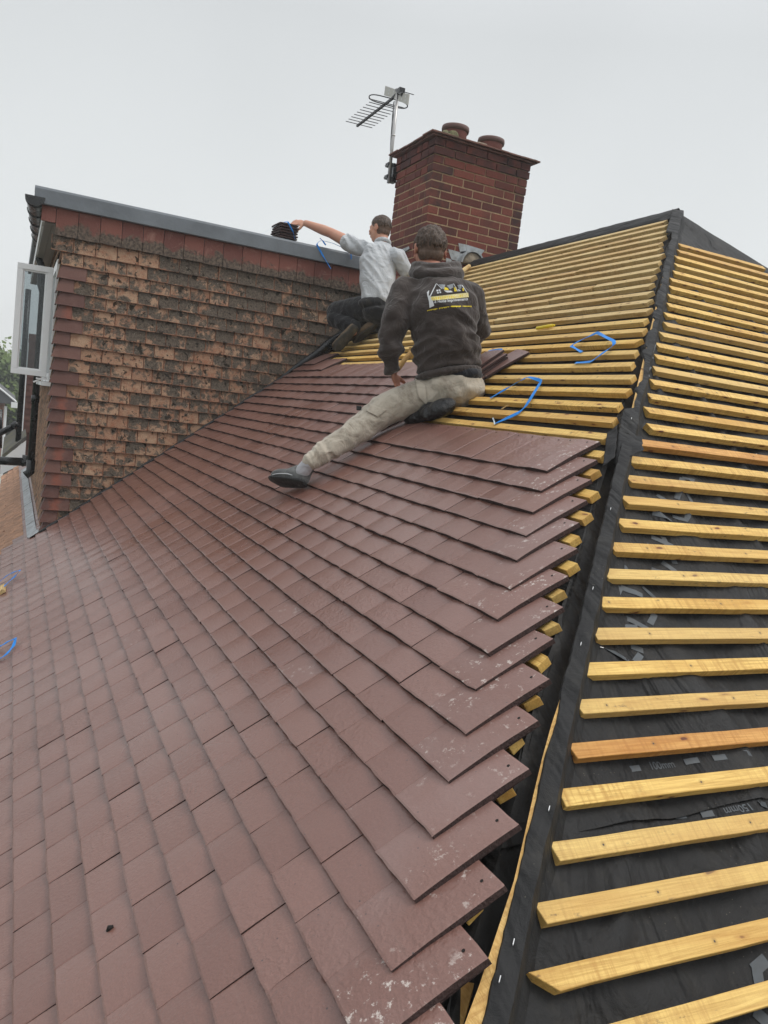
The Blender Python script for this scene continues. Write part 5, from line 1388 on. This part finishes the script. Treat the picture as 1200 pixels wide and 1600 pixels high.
b.tube(ring, 0.0022, 6); b.tube([SP(.036, .02, -.005), SP(.030, .035, .022), SP(.018, .05, .038), SP(0, .055, .044), SP(-.018, .05, .040), SP(-.032, .035, .02)], 0.002, 6)
b.build('shoe_piping', M['white'], sm)
# wrist band and the tool he holds
bm = Blob()
wd_ = (J['lw'] - J['le']).normalized(); wa = wd_.cross(FW).normalized(); wb = wd_.cross(wa)
for k in range(20): sphere(bm, J['lw'] - wd_ * 0.004 + (wa * cos(k * pi / 10) + wb * sin(k * pi / 10)) * .030, .007, None, 8, 6)
skinned('wrist_band', bm, M['alu'], sm, 0.004, 1)
b = MB(); b.tube([at(622, 577, 4.16), at(633, 561, 4.20), at(645, 549, 4.24)], [0.012, 0.013, 0.016], 8)
b.box(at(645, 549, 4.24) - RT * .02, RT * 0.10, UP * 0.022, FW * 0.02)
tag(b.build('slate_hammer', M['board']), 'wooden-handled hammer held in the seated man\'s left hand', 'hammer')
# foam pad under him
bm = Blob(); pc_ = onA(665, 648, 0.035)
RA = rotm(X, eA, nA)
for k in range(9): sphere(bm, pc_ + X * (-0.10 + 0.035 * k) + eA * (0.012 * sin(k * 1.3) + .010 * (4 - k) * .5) + nA * (.012 * k * .35), (.055, .062, .040 + .004 * sin(k * 2)), RA, 12, 10)
tag(skinned('kneeling_pad', bm, M['foam'], None, 0.006, 3, lambda co, n: 0.007 * nz(co, 26, 1)), 'wet black foam pad squashed beneath the seated man', 'pad')

# print on the back of the hoodie
dgm = BVHTree.FromPolygons([v.co.copy() for v in hd.data.vertices], [tuple(p.vertices) for p in hd.data.polygons])
def proj_mesh(verts2, faces, mat, name, lift=0.0035):
    b = MB()
    for x, y in verts2:
        px, py = 650 + x / 10.909, 420 + y / 10.909; d = ray(px, py).normalized(); hit, n_, _, _ = dgm.ray_cast(CAM, d)
        if hit is None: hit = at(px, py, 3.9)
        b.vert(hit - d * lift)
    for f in faces: b.face(tuple(f))
    return b
prints = {'white': MB(), 'greyp': MB(), 'yellowp': MB(), 'creamp': MB()}
def add_poly(key, poly, n=5):
    """quad or triangle in print coordinates, subdivided so that it lies on the cloth"""
    q = poly if len(poly) == 4 else [poly[0], poly[1], poly[2], poly[2]]
    b = prints[key]; ids = []
    for j in range(n + 1):
        row = []
        for i in range(n + 1):
            u, v = i / n, j / n
            x = (q[0][0] * (1 - u) + q[1][0] * u) * (1 - v) + (q[3][0] * (1 - u) + q[2][0] * u) * v; y = (q[0][1] * (1 - u) + q[1][1] * u) * (1 - v) + (q[3][1] * (1 - u) + q[2][1] * u) * v
            px, py = 650 + x / 10.909, 420 + y / 10.909; d = ray(px, py).normalized(); hit, n_, _, _ = dgm.ray_cast(CAM, d)
            row.append(b.vert((hit if hit else at(px, py, 3.88)) - d * 0.0035))
        ids.append(row)
    for j in range(n):
        for i in range(n): b.face((ids[j][i], ids[j][i + 1], ids[j + 1][i + 1], ids[j + 1][i]))
def line2(key, a, c, w_=12):
    dx, dy = c[0] - a[0], c[1] - a[1]; l = sqrt(dx * dx + dy * dy); ox, oy = -dy / l * w_ / 2, dx / l * w_ / 2
    add_poly(key, [(a[0] + ox, a[1] + oy), (c[0] + ox, c[1] + oy), (c[0] - ox, c[1] - oy), (a[0] - ox, a[1] - oy)], 3)
line2('white', (345, 255), (245, 460), 16); line2('white', (350, 250), (440, 340), 10); line2('white', (640, 252), (715, 385), 12); line2('white', (785, 278), (870, 405), 13)
for (x, y) in ((347, 358), (385, 352), (358, 395), (398, 388)): add_poly('white', [(x, y), (x + 28, y - 3), (x + 32, y + 24), (x + 4, y + 28)], 2)
add_poly('greyp', [(385, 262), (500, 270), (478, 350), (430, 330)]); add_poly('greyp', [(525, 285), (632, 252), (636, 318), (580, 350)]); add_poly('greyp', [(702, 278), (775, 268), (772, 335), (735, 345)])
add_poly('yellowp', [(490, 310), (545, 330), (562, 365), (480, 362)]); add_poly('white', [(470, 368), (600, 372), (628, 398), (530, 405)]); add_poly('white', [(712, 340), (765, 365), (755, 380), (725, 382)])
add_poly('yellowp', [(645, 318), (690, 312), (698, 382), (655, 385)]); add_poly('yellowp', [(788, 330), (815, 326), (822, 378), (796, 380)])
add_poly('creamp', [(245, 478), (890, 405), (902, 482), (250, 545)], 12)
for k in range(17):
    x = 262 + k * 37; yb = 492 - (x - 245) * 0.095
    add_poly('yellowp', [(x, yb), (x + 22, yb - 2), (x + 20, yb + 38), (x + 2, yb + 40)], 2)
# hammer
add_poly('white', [(185, 400), (225, 362), (215, 470), (195, 470)]); add_poly('white', [(195, 460), (240, 455), (290, 560), (225, 570)]); add_poly('white', [(222, 560), (290, 548), (310, 630), (232, 668)])
for key in ('white', 'greyp', 'yellowp', 'creamp'): pass
random.seed(2)
for k in range(34):
    x = 190 + k * 22.4; yb = 720 - 78 * min(1, (x - 190) / 420) ** .8 - (0 if x < 610 else 0); hgt = random.choice((14, 18, 24))
    if k % 9 != 8: add_poly('yellowp', [(x, yb - 12), (x + 17, yb - 14), (x + 17, yb - 14 + hgt), (x, yb - 12 + hgt)], 1)
for key, lb in (('white', 'printed_shape'), ('greyp', 'printed_shape'), ('yellowp', 'printed_shape'), ('creamp', 'printed_band')): prints[key].build(lb, M[key], hd)
cu = bpy.data.curves.new('t', 'FONT'); cu.body = '& Home Improvements'; cu.size = 72; cu.space_character = 1.0; cu.offset = 1.0
o = bpy.data.objects.new('t', cu); me = bpy.data.meshes.new_from_object(o); bpy.data.objects.remove(o); bpy.data.curves.remove(cu)
w0 = max(v.co.x for v in me.vertices)
for v in me.vertices:
    x = 312 + v.co.x * (885 - 312) / w0; y = 585 - v.co.y - 52 * (x - 312) / 573
    px, py = 650 + x / 10.909, 420 + y / 10.909; d = ray(px, py).normalized(); hit, n_, _, _ = dgm.ray_cast(CAM, d); v.co = (hit if hit else at(px, py, 3.9)) - d * 0.004
me.materials.append(M['white']); o = bpy.data.objects.new('printed_lettering', me); COL.objects.link(o); o.parent = hd; o.matrix_parent_inverse = (sm.matrix_basis @ Matrix.Identity(4)).inverted() @ sm.matrix_basis

# ---------- the young man kneeling by the dormer
ym = thing('person', at(560, 540, 6.9), 'young man in light grey polo shirt kneeling and reaching to the tile pack', 'person')
D0 = 6.75
K = dict(pel=at(588, 484, D0), chest=at(592, 420, D0 + .05), neck=at(597, 383, D0 + .08), head=at(594, 359, D0 + .10), ls=at(558, 386, D0 + .12), rs=at(622, 400, D0 + .02),
         le=at(517, 364, D0 + .26), lw=at(478, 349, D0 + .40), re=at(637, 428, D0 + .12), rw=at(655, 438, D0 + .30),
         lk=at(523, 497, D0 + .18), la=at(552, 518, D0 + .02), lt=at(526, 538, D0 - .02), rk=at(575, 500, D0 + .45), ra=at(592, 508, D0 + .06), rt=at(556, 520, D0 + .10))
u2 = (K['neck'] - K['pel']).normalized(); f2 = (FW * 0.86 - RT * 0.42); f2 = (f2 - u2 * f2.dot(u2)).normalized(); r2 = f2.cross(u2).normalized(); R2 = rotm(r2, f2, u2)
bm = Blob()
hu2 = (UP + RT * .05).normalized(); hf2 = (-RT * 0.80 + FW * 0.58 - UP * 0.02).normalized()
Ph2 = head(bm, K['head'], hu2, hf2, 0.99)
chain(bm, [(K['head'] - hu2 * .05 - hf2 * .02, .054), (K['neck'] - u2 * .02, .058)])
loft(bm, [(K['neck'] - u2 * .05, (.07, .06, .05)), (K['neck'] - u2 * .09, (.12, .07, .05)), (K['chest'], (.13, .085, .08)), (K['pel'], (.125, .09, .08))], R2)
chain(bm, [(K['ls'], .050), (K['ls'].lerp(K['le'], .5), .052), (K['le'], .044), (K['le'].lerp(K['lw'], .3), .045), (K['lw'], .029)]); chain(bm, [(K['rs'], .050), (K['re'], .040), (K['rw'], .028)])
hand(bm, K['lw'] - RT * .0, (-RT * .86 + UP * .18 + FW * .3), (-UP * .8 - RT * .15 + FW * .2), (-FW * .5 - UP * .65), 0.42, 1.12)
hand(bm, K['rw'], (RT * .5 - UP * .6 + FW * .5), FW, -RT, 0.4)
chain(bm, [(K['pel'], .08), (K['lk'], .045), (at(540, 505, D0 + .1), .04), (K['la'], .035)]); chain(bm, [(K['pel'], .08), (K['rk'], .05), (K['ra'], .035)])
skinned('body', bm, M['skin'], ym, 0.0055, 3)
hc2 = rotm((hf2.cross(hu2)).normalized(), (hu2.cross(hf2.cross(hu2).normalized())).normalized(), hu2)
hair_cap(Ph2, hc2, 0.99, 'hair_fade', ym, 'fade', -0.05, 1, 0.0025, 0.0008, 0.05)
hair_cap(Ph2, hc2, 0.99, 'hair', ym, 'hair', -0.014, 1, 0.006, 0.006, 0.09, 0.7, 0.02, 80)
bm = Blob()
stn = []
for (px, py, dp, wx, wy, wz) in ((592, 472, 0, .150, .125, .06), (590, 458, 0.01, .150, .125, .08), (589, 435, .02, .155, .12, .09), (590, 412, .05, .168, .115, .09), (594, 396, .07, .16, .10, .06), (597, 386, .09, .085, .075, .04)):
    stn.append((at(px, py, D0 + dp), (wx, wy, wz)))
loft(bm, stn, R2)
chain(bm, [(at(575, 390, D0 + .1), .06), (K['ls'], .070), (at(544, 379, D0 + .17), .070)])
#
chain(bm, [(at(612, 398, D0 + .05), .06), (K['rs'], .066), (at(630, 416, D0 + .06), .062), (at(634, 422, D0 + .08), .060)])
def sf(co, n):
    q = co - K['chest']; x, z, y = q.dot(RT), q.dot(UP), q.dot(FW)
    return 0.003 + 0.014 * (0.35 - abs(nz((x * 15 + z * 9, z * 3 - x * 1.5, y * 5), 1, 4.4)) * 1.9) + .004 * nz((x * 30 + z * 15, z * 7, y * 6), 1)
skinned('polo_shirt', bm, M['shirt'], ym, 0.007, 5, sf)
bm = Blob()
for k in range(24):
    a = 2 * pi * k / 24; sphere(bm, at(598, 378, D0 + .085) + r2 * (.062 * cos(a)) + f2 * (.058 * sin(a)) - u2 * .01 + u2 * (0.010 * (-sin(a))), (.014, .014, .019), R2, 8, 8)
skinned('collar', bm, M['shirt'], ym, 0.005, 2)
def pf(co, n): return .006 + .010 * (0.3 - abs(nz(co, 12, 3.3)) * 1.6) + .004 * nz(co, 26, 3)
bm = Blob()
sphere(bm, at(588, 480, D0), (.155, .13, .075), R2, 18, 12); sphere(bm, at(592, 492, D0), (.150, .13, .08), R2, 18, 12)
chain(bm, [(at(572, 482, D0 + .04), .105), (at(548, 484, D0 + .12), .095), (at(527, 487, D0 + .20), .085), (at(524, 497, D0 + .19), .078), (at(540, 505, D0 + .1), .068), (at(553, 512, D0 + .04), .056)])
chain(bm, [(at(598, 492, D0), .10), (K['pel'].lerp(K['rk'], .5), .10), (K['rk'], .09), (at(580, 503, D0 + .25), .075), (K['ra'], .060)])
skinned('work_trousers', bm, M['blackpants'], ym, 0.007, 5, pf)
def boot(heel, toe, sole_n, nm):
    d = (toe - heel).normalized(); n = (sole_n - d * sole_n.dot(d)).normalized(); s_ = d.cross(n).normalized(); R = rotm(s_, d, n); Lg = (toe - heel).length
    bm = Blob()
    for t in range(13):
        y = Lg * t / 12; sphere(bm, heel + d * y + n * .0, (.038 + .010 * sin(min(1, t / 9) * 1.57), .032, .040 - .0012 * t), R, 12, 8)
    skinned(nm, bm, M['boot'], ym, 0.006, 2)
    bm = Blob()
    for t in range(13):
        y = -.012 + (Lg + .028) * t / 12; wv = .040 + .012 * sin(min(1, t / 9) * 1.57) - .006 * sin(pi * t / 6 if t < 6 else 0) - (.02 * max(0, (t - 10) / 2) ** 2); sphere(bm, heel + d * y - n * .036, (wv, .026, .014), R, 12, 8)
    skinned('boot_sole', bm, M['bootsole'], ym, 0.006, 2)
boot(at(552, 512, D0 + .0), at(526, 541, D0 + .06), FW * .75 + UP * .50 - RT * .1, 'boot')
boot(at(585, 504, D0 + .02), at(555, 526, D0 + .10), FW * .45 + UP * .55 - RT * .62, 'boot')

# ------------------------------------------------------------------ damp air
t = NT('damp_air'); t.t.nodes.remove(t.b)
pv = t.t.nodes.new('ShaderNodeVolumePrincipled'); pv.inputs['Color'].default_value = (0.9, 0.92, 0.93, 1); pv.inputs['Density'].default_value = 0.004; pv.inputs['Anisotropy'].default_value = 0.2
t.l(pv.outputs[0], t.out.inputs['Volume'])
b = MB(); b.box(V((-90, -60, GROUND - 1)), V((105, 0, 0)), V((0, 120, 0)), V((0, 0, 12.5)))
tag(b.build('haze', t.m), kind='stuff')
